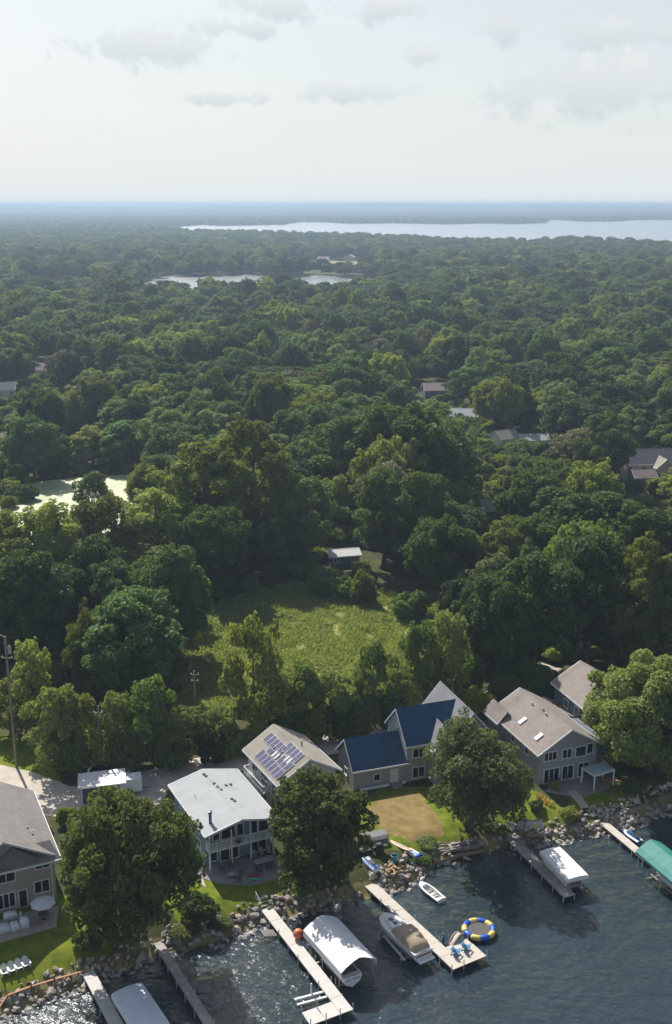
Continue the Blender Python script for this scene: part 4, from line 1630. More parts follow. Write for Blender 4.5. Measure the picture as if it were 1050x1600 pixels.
# ---- back house with slate blue walls
hF = house_root(at(930, 1123, 8.0), R(17.5), (-.5, -.5), 'house', 'slate blue house with brown roof behind the right hand house')
gable(hF, -.5, 9.5, -.5, 13.0, 6.0, 9.0, R_BROWN, W_NAVY, .5, .5, .5)
door(hF, 'left', 0, 3.0, .2, 1.0, 2.1)
window(hF, 'left', 0, 5.0, 2.6, 1.1, 2.4, 1)
window(hF, 'left', 0, 8.2, 3.6, 1.2, 1.2, 2)
vent(hF.children[0], 2.6, 6.5, 7.7, .1, .4, STEEL)
vent(hF.children[0], 2.9, 3.8, 7.9, .07, .3)
gable(hF, -4.6, .4, 6.0, 12.0, 3.0, 4.2, R_BROWN, W_NAVY, .4, .4, .4, name='garage_roof', wname='garage_wall')

# ---- tan house at the lower left
A = R(25.0)
hA = house_root(at(94, 1337, 8.0), A, (11.6, -.7), 'house', 'tan two storey house with taupe roof and dark front gables')
ZE, ZR, W, L = 6.0, 9.4, 12.2, 16.2
gable(hA, -.6, 11.6, -.7, L - .7, ZE, ZR, R_TAUPE, W_TAN, .6, .7, .6)
ra = hA.children[0]
# hipped hood over the front wall and two small front gables on it
mb = MB()
mb.prism([(-.6, 0), (11.6, 0), (11.6, .16), (-.6, .16)], 0, .1)
mb.v, mb.f = [], []
x0, x1 = -.62, 11.62
y0, y1 = -1.25, .9
mb.add([(x0, y0, ZE - .05), (x1, y0, ZE - .05), (x1 - .8, y1, ZE + 1.35), (x0 + .8, y1, ZE + 1.35), (x0, y0, ZE - .28), (x1, y0, ZE - .28), (x1 - .8, y1, ZE - .28), (x0 + .8, y1, ZE - .28)],
       [(0, 1, 2, 3), (4, 5, 6, 7), (0, 1, 5, 4), (1, 2, 6, 5), (2, 3, 7, 6), (3, 0, 4, 7)])
mb.build('front_hood', R_TAUPE, hA)
fb = MB()
fb.box(x0 - .03, x1 + .03, y0 - .09, y0 - .005, ZE - .30, ZE - .06)
fb.build('fascia', TRIM, hA)
gable(hA, 4.2, 9.0, -1.15, 3.4, ZE + .55, ZE + 2.25, R_TAUPE, R_TAUPE, .3, .25, .3, .14, base=ZE + .1, name='gable_roof', wname='gable_front', trim=R_TAUPE)
gable(hA, 1.2, 5.0, -1.45, 2.6, ZE + .25, ZE + 1.45, R_TAUPE, R_TAUPE, .3, .25, .3, .14, base=ZE - .02, name='gable_roof', wname='gable_front', trim=R_TAUPE)
vent(ra, 6.3, 11.5, 9.0, .13, .75, STEEL)
for x, y in ((9.3, 3.6), (9.2, 3.0), (8.9, 4.4)):
    box_vent(ra, x, y, ZR - (ZR - ZE) / (W / 2) * (x - 5.5), .14)
window(hA, 'front', 0, 8.9, 4.6, 1.5, .75, 2)
window(hA, 'front', 0, 3.6, 3.9, 2.9, 1.25, 3)
window(hA, 'front', 0, .8, 3.9, 2.0, 1.25, 2)
window(hA, 'front', 0, 8.6, 1.5, 1.6, 1.45, 2)
window(hA, 'front', 0, 4.4, .6, 1.9, 1.75, 3)
window(hA, 'front', 0, 1.6, .6, 2.2, 1.75, 3)
door(hA, 'front', 0, 6.8, .25, .85, 2.05, GLASS)
dp = MB()
dp.box(10.55, 10.67, -.1, -.01, 0, ZE - .3)
dp.build('downpipe', TRIM, hA)
for x in (3.0, 6.5):
    cpp = MB()
    cpp.box(x - .12, x + .12, -2.4, -2.16, -.1, 1.1)
    cpp.build('post', TRIM, hA)

# ---- homes half hidden in the woods, far bank cottages
HW = {'tan': W_TAN, 'white': W_WHITE, 'brick': siding('siding_brick_red', (0.30, 0.17, 0.13)), 'blue': W_NAVY, 'cream': siding('siding_cream', (0.60, 0.54, 0.45))}
HR = {'mauve': shingle('roof_mauve', (0.29, 0.235, 0.235)), 'slate': shingle('roof_slate', (0.135, 0.14, 0.165)), 'pale': R_WHITE, 'tan': R_BEIGE, 'white': WHITE}
for px, py, w, d, hw, rise, turn, wk, rk, lab, _ in HOMES:
    p = at(px, py, G)
    r = thing('house', lab, 'house', (p.x, p.y, G), turn)
    gable(r, -w / 2, w / 2, 0, d, hw, hw + rise, HR[rk], HW[wk], .4, .4, .4, along='x')
    for a in np.linspace(-w / 2 + 1.2, w / 2 - 2.2, max(2, int(w / 4))):
        window(r, 'front', .4, float(a), 1.0, 1.1, 1.2, 2)
        if hw > 5:
            window(r, 'front', .4, float(a), 3.6, 1.1, 1.2, 2)
    if wk == 'cream':
        gable(r, 0.2, 6.2, -3.2, 4.6, 5.0, 7.6, HR['tan'], HW['cream'], .4, .5, .4, name='front_roof', wname='front_wall')
        gable(r, -6.5, .4, -4.4, 1.4, 2.8, 4.6, HR['mauve'], HW['tan'], .4, .4, .4, along='x', name='garage_roof', wname='garage_wall')
FARC = [(405, 424, 'pink', 'white'), (462, 428, 'white', 'white'), (440, 421, 'pink', 'pale'), (232, 428, 'white', 'tan'), (80, 424, 'brick', 'mauve'), (150, 420, 'white', 'pale'),
        (315, 422, 'tan', 'mauve'), (360, 425, 'white', 'slate'), (505, 412, 'white', 'pale'), (545, 408, 'tan', 'pale'), (20, 420, 'brick', 'tan'), (275, 424, 'tan', 'slate')]
HW['pink'] = siding('siding_pink', (0.50, 0.30, 0.26))
NAMES = {'pink': 'pinkish', 'white': 'white', 'brick': 'brick red', 'tan': 'tan'}
spots = ['beyond the bay below the mown field', 'at the bay end beside the pointed tree', 'behind the bay beside the mown field', 'on the far bay shore left of centre',
         'on the far bay shore near the left edge', 'beside the narrow left arm of the bay', 'above the middle of the bay', 'above the bay right of the middle',
         'on the mown field beyond the bay', 'at the right end of the mown field', 'at the left picture edge beyond the bay', 'between trees above the bay water']
for i, (px, py, wk, rk) in enumerate(FARC):
    p = at(px, py, G)
    if bool(pip(BAY, np.array([p.x]), np.array([p.y]))[0]):
        p.y += 110
        p.x *= (p.y) / (p.y - 110)
    r = thing('cottage', f'tiny {NAMES[wk]} cottage {spots[i]}', 'house', (p.x, p.y, G), random.uniform(-.4, .4))
    gable(r, -8, 8, 0, 11, 5.5, 9.0, HR[rk], HW[wk], .4, .4, .4, along=random.choice('xy'))
mead_m = mat('mown_field', (0.20, 0.205, 0.08), .95, .3, .03, stain=(0.33, 0.28, 0.14), stain_amt=.9, stain_scale=.02)
mb = MB()
mb.slab(GOLF, G - .2, G + .06)
tag(mb.build('field', mead_m), 'mown pale field beyond the bay', kind='structure')

# ------------------------------------------------------------------ paved bits
def paved(name, poly, m, z, label):
    mb = MB()
    mb.slab(poly, z - .35, z)
    return tag(mb.build(name, m), label, kind='structure')


paved('patio', px_poly([(300, 1366), (318, 1345), (430, 1335), (452, 1356), (440, 1370), (392, 1384), (340, 1380)], G + .05), PATIO, G + .06, 'shaded stone patio before the pale roofed house')
paved('terrace', px_poly([(852, 1237), (866, 1218), (925, 1205), (965, 1215), (950, 1232), (905, 1247)], G + .05), PATIO, G + .06, 'grey paved patio before the brown roofed house')
paved('wooden_deck', px_poly([(-20, 1478), (-10, 1440), (60, 1420), (92, 1415), (88, 1447), (20, 1466)], G + .15), DECKW, G + .16, 'reddish wooden deck before the tan house')
path_m = mat('concrete_path', (0.42, 0.38, 0.33), .9, .12, 1.5, .2, 10)
ribbon('path', [at(893, 1236, G), at(905, 1250, G), at(915, 1262, G + .1)], [1.3, 1.2, 1.1], path_m, G + .075, 'pale path from the patio to the right hand dock')
paved('walkway', px_poly([(288, 1330), (297, 1322), (312, 1360), (322, 1386), (300, 1374)], G + .05), path_m, G + .05, 'pale walkway along the pale roofed house')

# ------------------------------------------------------------------ stone banks along the water
def rock_mesh(seed, n=15):
    g = random.Random(seed)
    bm = bmesh.new()
    for _ in range(n):
        v = Vector((g.gauss(0, 1), g.gauss(0, 1), g.gauss(0, 1))).normalized()
        bm.verts.new((v.x * .5 * g.uniform(.8, 1.1), v.y * .42 * g.uniform(.8, 1.1), v.z * .32 * g.uniform(.8, 1.1)))
    bmesh.ops.convex_hull(bm, input=bm.verts)
    bmesh.ops.delete(bm, geom=[v for v in bm.verts if not v.link_faces], context='VERTS')
    me = bpy.data.meshes.new('stone')
    bm.to_mesh(me)
    bm.free()
    return me


ROCKS = []
for i in range(10):
    me = rock_mesh(100 + i)
    me.materials.append(STONEM[(0, 1, 2, 0, 1, 3, 0, 4, 3, 1)[i]])
    ROCKS.append(me)
BANKS = [(0, 250, 'pale stone bank below the tan house lawn', 1.0, 2.4), (262, 420, 'stone bank below the lawn of the pale roofed house', .9, 2.7),
         (424, 566, 'dark shaded stone bank under the dark maple', .8, 2.8), (590, 668, 'tumbled stone bank beside the fire pit', 1.0, 3.2),
         (668, 790, 'low shaded stone bank under the grey green tree', .55, 1.8),
         (800, 905, 'curved stone bank left of the right hand dock', 1.05, 3.0), (905, 1050, 'wide pale stone bank right of the right hand dock', 1.05, 3.8)]


def shore_at(px):
    for (x0, y0), (x1, y1) in zip(SHORE_PX[:-1], SHORE_PX[1:]):
        if x0 <= px <= x1:
            t = (px - x0) / (x1 - x0)
            return at(px, y0 + (y1 - y0) * t, 0)
    return at(px, SHORE_PX[-1][1], 0)


for a, b, lab, dens, width in BANKS:
    pa, pb = shore_at(a), shore_at(b)
    root = thing('stone_bank', lab, 'stone bank', (pa.x, pa.y, 0.0))
    n = int((pb - pa).length * width * 4.6 * dens)
    n = min(n, 290)
    for i in range(n):
        q = shore_at(a + (b - a) * random.random())
        off = random.uniform(-.9, width)
        nrm = Vector((-.456, .89, 0))
        p = q + nrm * off + Vector((random.uniform(-.3, .3), 0, 0))
        s = random.uniform(.42, .92) * (1.15 if off < 1.2 else 1.0)
        if random.random() < .12:
            s *= 1.35
        o = obj('stone', random.choice(ROCKS), None, root)
        o.location = (p.x - pa.x, p.y - pa.y, gz(p.x, p.y) + .10 * s)
        o.rotation_euler = (random.uniform(-.4, .4), random.uniform(-.4, .4), random.uniform(0, 6.28))
        o.scale = (s, s * random.uniform(.8, 1.1), s * random.uniform(.8, 1.2))
# pale boulders on the lawn edge
root = thing('boulder_heap', 'heap of pale pinkish boulders on the lawn by the short dock', 'boulders', at(820, 1292, G))
for i in range(26):
    o = obj('boulder', ROCKS[random.choice((5, 8, 7, 1))], None, root)
    o.location = (random.gauss(0, 1.1), random.gauss(0, .45), random.uniform(.05, .5))
    o.rotation_euler = (0, 0, random.uniform(0, 6.28))
    o.scale = [random.uniform(.8, 1.4)] * 3

# ------------------------------------------------------------------ docks
DOCKP = mat('dock_pale_boards', (0.52, 0.50, 0.465), .8, .08, 1.2, .15, 16, stripe=('X', .15), stain=(0.48, 0.46, 0.42), stain_amt=.5, stain_scale=.5)
DOCKG = mat('dock_grey_boards', (0.33, 0.30, 0.27), .85, .22, 1.5, .3, 14, stripe=('X', .15), stain=(0.44, 0.41, 0.36), stain_amt=.8, stain_scale=.6)
DOCKC = mat('dock_cream_boards', (0.49, 0.445, 0.385), .8, .1, 1.2, .15, 16, stripe=('X', .15), stain=(0.45, 0.41, 0.35), stain_amt=.5, stain_scale=.5)


def dock(label, a, b, w, m, extras=(), zt=.78, post_up=.55, side=0, post_m=None):
    """a, b: ends of one edge on the deck; side -1: that edge is the picture-left one; x runs outwards, y to the picture right"""
    a, b = Vector(a), Vector(b)
    d = (b - a)
    L = d.length
    ang = math.atan2(d.y, d.x)
    root = thing('dock', label, 'dock', (a.x, a.y, 0), ang)
    y0, y1 = (0, w) if side < 0 else (-w, 0)
    n = max(1, round(L / 2.4))
    for i in range(n):
        mb = MB()
        x0, x1 = L * i / n + .012, L * (i + 1) / n - .012
        dz = random.uniform(-.012, .012)
        mb.box(x0, x1, y0, y1, zt - .07 + dz, zt + dz)
        mb.box(x0, x1, y0 + .02, y0 + .09, zt - .22 + dz, zt - .07 + dz)
        mb.box(x0, x1, y1 - .09, y1 - .02, zt - .22 + dz, zt - .07 + dz)
        mb.build('deck_section', m, root)
    for i in range(n + 1):
        for yy in (y0 - .06, y1 + .06):
            x = min(max(L * i / n, .15), L - .15)
            up = post_up if (i in (0, n) or i % 2 == 0) else .06
            mb = MB()
            mb.tube([(x, yy, -2.2), (x, yy, zt + up)], .055, 8)
            mb.build('post', post_m or STEEL, root, True)
    for (x0, x1, ya, yb) in extras:
        k = max(1, round(abs(yb - ya) / 2.3))
        for i in range(k):
            mb = MB()
            s0, s1 = ya + (yb - ya) * i / k, ya + (yb - ya) * (i + 1) / k
            mb.box(L + x0, L + x1, min(s0, s1) + .012, max(s0, s1) - .012, zt - .075, zt - .002)
            mb.build('deck_section', m, root)
        for yy in np.linspace(ya, yb, k + 1)[1:]:
            for x in (L + x0 + .1, L + x1 + .06):
                mb = MB()
                mb.tube([(x, float(yy), -2.2), (x, float(yy), zt + .8)], .055, 8)
                mb.build('post', post_m or STEEL, root, True)
    return root, L


Z = .78
dB, LBk = dock('long pale L shaped dock beside the big white boat canopy', at(425, 1417, Z), at(552, 1577, Z), 1.38, DOCKP, [(-2.05, 0, -1.40, -4.9)])
dC, LCk = dock('cream dock with square swim platform and blue chairs', at(563, 1378, Z), at(708, 1515, Z), 1.5, DOCKC, [(-3.45, 0, 1.52, 4.5)], side=-1)
dD, LDk = dock('short weathered grey dock beside the white pontoon canopy', at(785, 1304, Z), at(882, 1402, Z), 1.45, DOCKG, side=-1, post_up=.1)
dE, _ = dock('narrow cream dock leading to the teal canopy', at(905, 1256, Z + .3), at(1006, 1344, Z), 1.15, DOCKC, side=-1, post_up=.1)
p0, p1 = at(122, 1510, Z), at(170, 1600, Z)
dA1, _ = dock('pale dappled dock running from the tan house lawn', p0, p0 + (p1 - p0) * 1.5, 1.3, DOCKP, side=-1, post_up=.08)
p0, p1 = at(238, 1471, Z), at(318, 1600, Z)
dA2, _ = dock('narrow weathered dock in the shade of the big oak', p0, p0 + (p1 - p0) * 1.35, 1.0, DOCKG, side=-1, post_up=.25)
s = MB()
for i in range(3):
    s.box(-1.5 + .4 * i, -1.1 + .4 * i, -1.38, 0, .78, 1.5 - .24 * i)
s.build('steps', DOCKP, dB)
hr = MB()
hr.tube([(-1.4, -1.42, .9), (-1.4, -1.42, 2.4), (0.1, -1.42, 1.8), (.1, -1.42, .8)], .035, 6)
hr.build('handrail', TRIM, dB)

# ladder lying in the shallows beside the long pale dock
o = thing('ladder', 'grey wooden ladder lying in the shallows beside the long dock', 'ladder', at(419, 1460, .25), R(28))
for y in (-1.3, 1.3):
    mb = MB()
    mb.bar((-.75, y * .45, .35), (.8, y * .45, -.1), .1)
    mb.build('rail', WOODG, o)
for i in range(6):
    t = i / 5
    mb = MB()
    mb.box(-.7 + 1.4 * t, -.56 + 1.4 * t, -.58, .58, .33 - .44 * t + .03, .33 - .44 * t + .09)
    mb.build('rung', WOODG, o)

# ------------------------------------------------------------------ boats
GEL = mat('gelcoat_white', (0.74, 0.74, 0.73), .25, .03, 1, spec=.5)
GELB = mat('gelcoat_blue', (0.05, 0.16, 0.42), .25, .08, 1)
TAN = mat('tan_canvas', (0.42, 0.33, 0.23), .85, .12, 2, .3, 6)
CANV = mat('white_canvas', (0.76, 0.76, 0.74), .7, .02, .5, .1, 1.2)
CANVB = mat('pale_blue_canvas', (0.60, 0.64, 0.68), .6, .04, .6, .12, 1.2)
TEAL = mat('teal_canvas', (0.030, 0.20, 0.17), .65, .1, 1.5, .15, 1.6)
VINYL = mat('grey_vinyl', (0.40, 0.36, 0.33), .6, .1, 2)
BROWNS = mat('brown_stripe', (0.22, 0.09, 0.06), .4, .1)
NAVYP = mat('navy_paint', (0.03, 0.05, 0.16), .4, .1)


def hull_sections(L, B, H, bow=.42, draft=.35, n=14, transom=.92):
    """stations from stern (x=0) to bow (x=L); each a closed loop"""
    secs = []
    for i in range(n + 1):
        t = i / n
        if t < 1 - bow:
            hb = B / 2 * (transom + (1 - transom) * min(1, t / (1 - bow)))
        else:
            u = (t - (1 - bow)) / bow
            hb = B / 2 * math.sqrt(max(0.0, 1 - u ** 2.2)) + .02
        sh = H * (1 + .22 * t * t)
        kz = -draft * (1 - max(0, (t - .62) / .38) ** 2 * 1.05)
        ch = kz + (sh - kz) * .38
        secs.append((L * t, hb, sh, kz, ch))
    return secs


def add_hull(root, L, B, H, m, cock=(.08, .62), inner=VINYL, floor=.28, name='hull', deck_m=None, **kw):
    """lofted hull with a side deck and an open cockpit"""
    S = hull_sections(L, B, H, **kw)
    mb = MB()
    loops = [[(x, -hb, sh), (x, -hb * .99, (sh + ch) / 2), (x, -hb * .82, ch), (x, 0, kz), (x, hb * .82, ch), (x, hb * .99, (sh + ch) / 2), (x, hb, sh)] for x, hb, sh, kz, ch in S]
    mb.loft(loops, closed=False, caps=True)
    h = mb.build(name, m, root, True)
    sm = h.modifiers.new('edges', 'EDGE_SPLIT')
    sm.split_angle = R(40)
    # deck with a cockpit well
    d = MB()
    n = len(S) - 1
    for i in range(n):
        (xa, ha, sa, _, _), (xb, hb, sb, _, _) = S[i], S[i + 1]
        t = (i + .5) / n
        if cock[0] < t < cock[1]:
            ia, ib = max(.05, ha - .22), max(.05, hb - .22)
            d.add([(xa, -ha, sa), (xb, -hb, sb), (xb, -ib, sb + .02), (xa, -ia, sa + .02)], [(0, 1, 2, 3)])
            d.add([(xa, ha, sa), (xb, hb, sb), (xb, ib, sb + .02), (xa, ia, sa + .02)], [(3, 2, 1, 0)])
        else:
            d.add([(xa, -ha, sa), (xb, -hb, sb), (xb, 0, sb + .10), (xa, 0, sa + .10), (xb, hb, sb), (xa, ha, sa)], [(0, 1, 2, 3), (3, 2, 4, 5)])
    d.build('deck', deck_m or m, root)
    w = MB()
    xs_ = [(x, max(.05, hb - .22), sh) for x, hb, sh, _, _ in S if cock[0] - .02 <= x / L <= cock[1] + .04]
    loops = [[(x, -i_, sh + .02), (x, -i_ * .9, floor), (x, i_ * .9, floor), (x, i_, sh + .02)] for x, i_, sh in xs_]
    w.loft(loops, closed=False, caps=True)
    w.build('cockpit', inner, root)
    return S


def boat_root(name, label, stern, bow, z=0.0, cat='boat'):
    d = bow - stern
    return thing(name, label, cat, (stern.x, stern.y, z), math.atan2(d.y, d.x)), math.hypot(d.x, d.y)


def bunks(label, center, ang, L, W, z, m=STEEL, group=None):
    """boat lift: four posts, two cross beams, two long bunks"""
    o = thing('boat_lift', label, 'boat lift', (center.x, center.y, 0), ang, group)
    for x in (-L / 2, L / 2):
        for y in (-W / 2, W / 2):
            mb = MB()
            mb.tube([(x, y, -2.3), (x, y, z + .9)], .06, 8)
            mb.build('post', m, o, True)
        mb = MB()
        mb.box(x - .07, x + .07, -W / 2, W / 2, z - .32, z - .18)
        mb.build('cross_beam', m, o)
    for y in (-W * .22, W * .22):
        mb = MB()
        mb.box(-L / 2 - .4, L / 2 + .4, y - .09, y + .09, z - .18, z)
        mb.build('bunk', WOODG, o)
    return o


# cruiser on its lift beside the cream dock
st_, bw_ = at(662, 1493, 1.2), at(597, 1432, 1.4)
o, L = boat_root('cabin_cruiser', 'white cruiser with tan cockpit cover on a lift by the cream dock', st_, bw_, .75)
add_hull(o, L, 2.7, .95, GEL, (.05, .55), draft=.45)
mb = MB()
mb.loft([[(L * t, -w, z0), (L * t, -w * .8, z1), (L * t, 0, z1 + .12), (L * t, w * .8, z1), (L * t, w, z0)] for t, w, z0, z1 in
         ((.03, 1.12, .95, 1.15), (.12, 1.2, .98, 1.6), (.3, 1.22, 1.0, 1.95), (.46, 1.2, 1.02, 1.9), (.56, 1.05, 1.05, 1.35), (.60, .95, 1.08, 1.14))], closed=False)
cv = mb.build('cockpit_cover', TAN, o, True)
mb = MB()
mb.tube([(L * .3, -1.24, 1.02), (L * .3, -1.0, 1.96), (L * .3, 0, 2.1), (L * .3, 1.0, 1.96), (L * .3, 1.24, 1.02)], .035, 6)
mb.build('support_bow', TAN, cv)
mb = MB()
mb.loft([[(L * t, -w, z0), (L * t, -w * .75, z1), (L * t, w * .75, z1), (L * t, w, z0)] for t, w, z0, z1 in ((.60, .9, 1.08, 1.30), (.72, .78, 1.12, 1.32), (.82, .5, 1.16, 1.24))], closed=False)
mb.build('cabin_top', GEL, o)
mb = MB()
mb.box(-.75, -.02, -1.05, 1.05, .18, .26)
mb.build('swim_platform', GEL, o, bevel=.03)
mb = MB()
mb.box(-.03, -.012, -1.1, 1.1, .45, .68)
mb.build('stripe', BROWNS, o)
mb = MB()
mb.tube([(L * .62, -.95, 1.1), (L * .62, -.95, 1.55), (L * .85, -.55, 1.7), (L * .985, 0, 1.8), (L * .85, .55, 1.7), (L * .62, .95, 1.55), (L * .62, .95, 1.1)], .022, 6)
mb.build('bow_rail', ALU, o)
for t in (.68, .78):
    mb = MB()
    mb.box(L * t - .25, L * t + .25, -.22, .22, 1.30, 1.36)
    mb.build('hatch', GLASS, o)
mid = (st_ + bw_) / 2
d = (bw_ - st_)
bunks('boat lift under the white cruiser by the cream dock', mid, math.atan2(d.y, d.x), L * .55, 3.6, .42)
# loose lift beam beside the cruiser
mb = MB()
a_, b_ = at(600, 1462, .35), at(632, 1500, .35)
mb.bar(a_, b_, .22, .16)
tag(mb.build('lift_beam', WHITE), 'long white beam floating beside the covered cruiser', 'beam')

# small rowing boat
o, L = boat_root('rowing_boat', 'small white rowing boat drifting near the stone bank', at(690, 1408, .2), at(656, 1380, .3), .02)
add_hull(o, L, 1.45, .42, GEL, (.08, .80), draft=.15, bow=.55, floor=.12, inner=GEL)
for t in (.3, .58):
    mb = MB()
    mb.box(L * t - .14, L * t + .14, -.55, .55, .30, .36)
    mb.build('seat', WOODG, o)
mb = MB()
mb.tube([(L * .2, -.2, .46), (L * .75, .15, .50)], .03, 6)
mb.box(L * .72, L * .86, .06, .24, .48, .51)
mb.build('oar', WOODG, o)


def canopy(label, center, ang, L, W, ze, rise, m, skirt=.35, flat=False, name='boat_canopy', extra_skirt=0):
    """fabric roof on a pipe frame over a boat lift; x runs towards the open water"""
    o = thing(name, label, 'boat canopy', (center.x, center.y, 0), ang)
    prof = [(-W / 2 - .02, ze - skirt - extra_skirt), (-W / 2, ze)]
    if flat:
        prof += [(-W / 2 + .12, ze + rise * .55), (-W * .25, ze + rise * .85), (0, ze + rise), (W * .25, ze + rise * .85), (W / 2 - .12, ze + rise * .55)]
    else:
        prof += [(-W * .36, ze + rise * .40), (-W * .14, ze + rise * .84), (0, ze + rise), (W * .14, ze + rise * .84), (W * .36, ze + rise * .40)]
    prof += [(W / 2, ze), (W / 2 + .02, ze - skirt)]
    n = len(prof)
    secs = []
    for t in np.linspace(-1, 1, 13):
        sag = .035 * (1 - math.cos(t * math.pi * 4)) / 2
        tap = 1.0 if not flat else (1 - .03 * max(0, (abs(t) - .8) / .2))
        secs.append([(t * L / 2, y * tap, z - sag * (1 if 1 < i < n - 2 else 0) - (rise * .12 * max(0, (abs(t) - .9) / .1) if flat and 1 < i < n - 2 else 0)) for i, (y, z) in enumerate(prof)])
    mb = MB()
    mb.loft(secs, closed=False, caps=False)
    c = mb.build('canopy', m, o)
    so = c.modifiers.new('thickness', 'SOLIDIFY')
    so.thickness = .03
    if flat:
        e = MB()
        for t in (-1, 1):
            s = secs[0 if t < 0 else -1]
            e.add([(p[0] + .01 * t, p[1], p[2]) for p in s] + [(s[0][0] + .01 * t, y, ze - skirt) for y in (s[0][1], s[-1][1])], [tuple(range(n))])
        e.build('end_skirt', m, o)
    for x in (-L / 2 + .5, 0, L / 2 - .6):
        for y in (-W / 2 + .12, W / 2 - .12):
            p = MB()
            p.tube([(x, y, -2.3), (x, y, ze - .05)], .05, 8)
            p.build('post', STEEL, o, True)
        if not flat:
            p = MB()
            p.tube([(x, -W / 2 + .12, ze - .06), (x, 0, ze + rise - .12), (x, W / 2 - .12, ze - .06)], .035, 6)
            p.build('rafter', STEEL, o, True)
    for y in (-W / 2 + .12, W / 2 - .12):
        p = MB()
        p.tube([(-L / 2 + .2, y, ze - .07), (L / 2 - .2, y, ze - .07)], .045, 6)
        p.build('side_rail', STEEL, o, True)
    return o


def corner_center(o, u, v):
    """centre of a rectangle from its front-left corner, width and depth vectors"""
    return o + (u + v) * .5


# big white canopy
fl = at(531, 1523, 2.6)
ang = R(-60.0)
ux, uy = Vector((math.cos(ang), math.sin(ang), 0)), Vector((-math.sin(ang), math.cos(ang), 0))
cB = fl - ux * 4.15 + uy * 2.35
canopy('big white gabled boat canopy beside the long pale dock', cB, ang, 8.3, 4.4, 2.7, 1.1, CANV, .75)
o = thing('motorboat', 'white motorboat parked under the big white canopy', 'boat', tuple(cB + ux * 4.1 - uy * .75) [:2] + (.85,), ang + math.pi)
add_hull(o, 6.6, 2.4, .95, GEL, (.06, .6), draft=.4)
g = random.Random(3)
mb = MB()
x = -.85
while x < .85:
    w_ = g.uniform(.05, .11)
    if abs(x - .12) > .09:
        mb.box(-.03, -.008, x, x + w_, .50, .50 + g.uniform(.08, .16))
    x += w_ + .035
mb.build('name_lettering', NAVYP, o)
mb = MB()
mb.box(.5, 1.4, .45, .95, .3, .75)
mb.build('seat', VINYL, o, bevel=.05)
mb = MB()
mb.lathe([(.13, .95), (.16, 1.1), (.10, 1.3), (.02, 1.34)], 10, .35, 1.0)
mb.build('mooring_float', mat('amber_float', (.55, .20, .04), .5), o, True)
mb = MB()
mb.tube([(2.6, -1.0, 1.0), (2.2, -.9, 1.55), (2.2, .9, 1.55), (2.6, 1.0, 1.0)], .03, 6)
mb.add([(2.6, -1.0, 1.0), (2.2, -.9, 1.55), (2.2, .9, 1.55), (2.6, 1.0, 1.0)], [(0, 1, 2, 3)])
mb.build('windshield', GLASS, o)
bunks('boat lift carrying the motorboat under the white canopy', cB + ux * .8 - uy * .75, ang, 4.4, 2.9, .48)

# white canopy by the weathered dock with its pontoon boat
fl = at(885, 1374, 2.3)
ang2 = R(-70.0)
vx, vy = Vector((math.cos(ang2), math.sin(ang2), 0)), Vector((-math.sin(ang2), math.cos(ang2), 0))
cD = fl - vx * 3.25 + vy * 1.6
canopy('low white boat canopy beside the short weathered dock', cD, ang2, 6.5, 3.1, 2.1, .28, CANV, .35, flat=True)


def pontoon(label, c, a, L=6.2, W=2.3):
    o = thing('pontoon_boat', label, 'boat', (c.x, c.y, .25), a)
    for y in (-.75, .75):
        mb = MB()
        mb.tube([(-L / 2, y, .05), (L / 2 - .6, y, .05), (L / 2 - .1, y, .16), (L / 2 + .1, y, .24)], [.3, .3, .2, .04], 10)
        mb.build('pontoon', ALU, o, True)
    mb = MB()
    mb.box(-L / 2, L / 2 - .3, -W / 2, W / 2, .36, .46)
    mb.build('deck', VINYL, o)
    mb = MB()
    for (x0, y0, x1, y1) in ((-L / 2 + .1, -W / 2 + .05, L / 2 - .5, -W / 2 + .05), (-L / 2 + .1, W / 2 - .05, L / 2 - .5, W / 2 - .05), (-L / 2 + .1, -W / 2 + .05, -L / 2 + .1, W / 2 - .05)):
        mb.bar((x0, y0, .8), (x1, y1, .8), .05, .62)
    mb.build('side_panel', GEL, o)
    for x in (-1.8, 1.0):
        mb = MB()
        mb.box(x, x + 1.3, -W / 2 + .12, -W / 2 + .7, .46, .95)
        mb.build('bench', VINYL, o, bevel=.06)
    mb = MB()
    mb.box(-.2, .3, .3, .85, .46, 1.35)
    mb.build('console', NAVYP, o, bevel=.05)
    return o


pontoon('pontoon boat in the shade of the low white canopy', cD, ang2)

# teal canopy at the right picture edge
bl = at(993, 1330, 2.8)
ang3 = R(-68.0)
wx, wy = Vector((math.cos(ang3), math.sin(ang3), 0)), Vector((-math.sin(ang3), math.cos(ang3), 0))
cE = bl + wx * 4.8 + wy * 2.1
canopy('teal gabled boat canopy at the right picture edge', cE, ang3, 9.6, 4.2, 2.8, 1.15, TEAL, .25)
o = thing('motorboat', 'white runabout under the teal canopy', 'boat', tuple(cE + wx * 3.6 - wy * .2)[:2] + (.8,), ang3 + math.pi)
add_hull(o, 6.4, 2.3, .85, GEL, (.08, .6), draft=.4)
mb = MB()
mb.tube([(2.7, -.95, .95), (2.3, -.85, 1.45), (2.3, .85, 1.45), (2.7, .95, .95)], .03, 6)
mb.build('windshield', ALU, o)
bunks('boat lift under the teal canopy', cE - wy * .2, ang3, 5.2, 3.4, .42)

# canopy in the shade at the bottom left
bl = at(174, 1556, 2.0)
ang4 = R(-58.0)
zx, zy = Vector((math.cos(ang4), math.sin(ang4), 0)), Vector((-math.sin(ang4), math.cos(ang4), 0))
cA = bl + zx * 3.5 + zy * 1.75
canopy('pale blue boat canopy between the two left docks', cA, ang4, 7.4, 3.5, 1.9, .42, CANVB, .35, flat=True)
pontoon('pontoon boat under the pale blue canopy', cA, ang4, 6.0, 2.3)

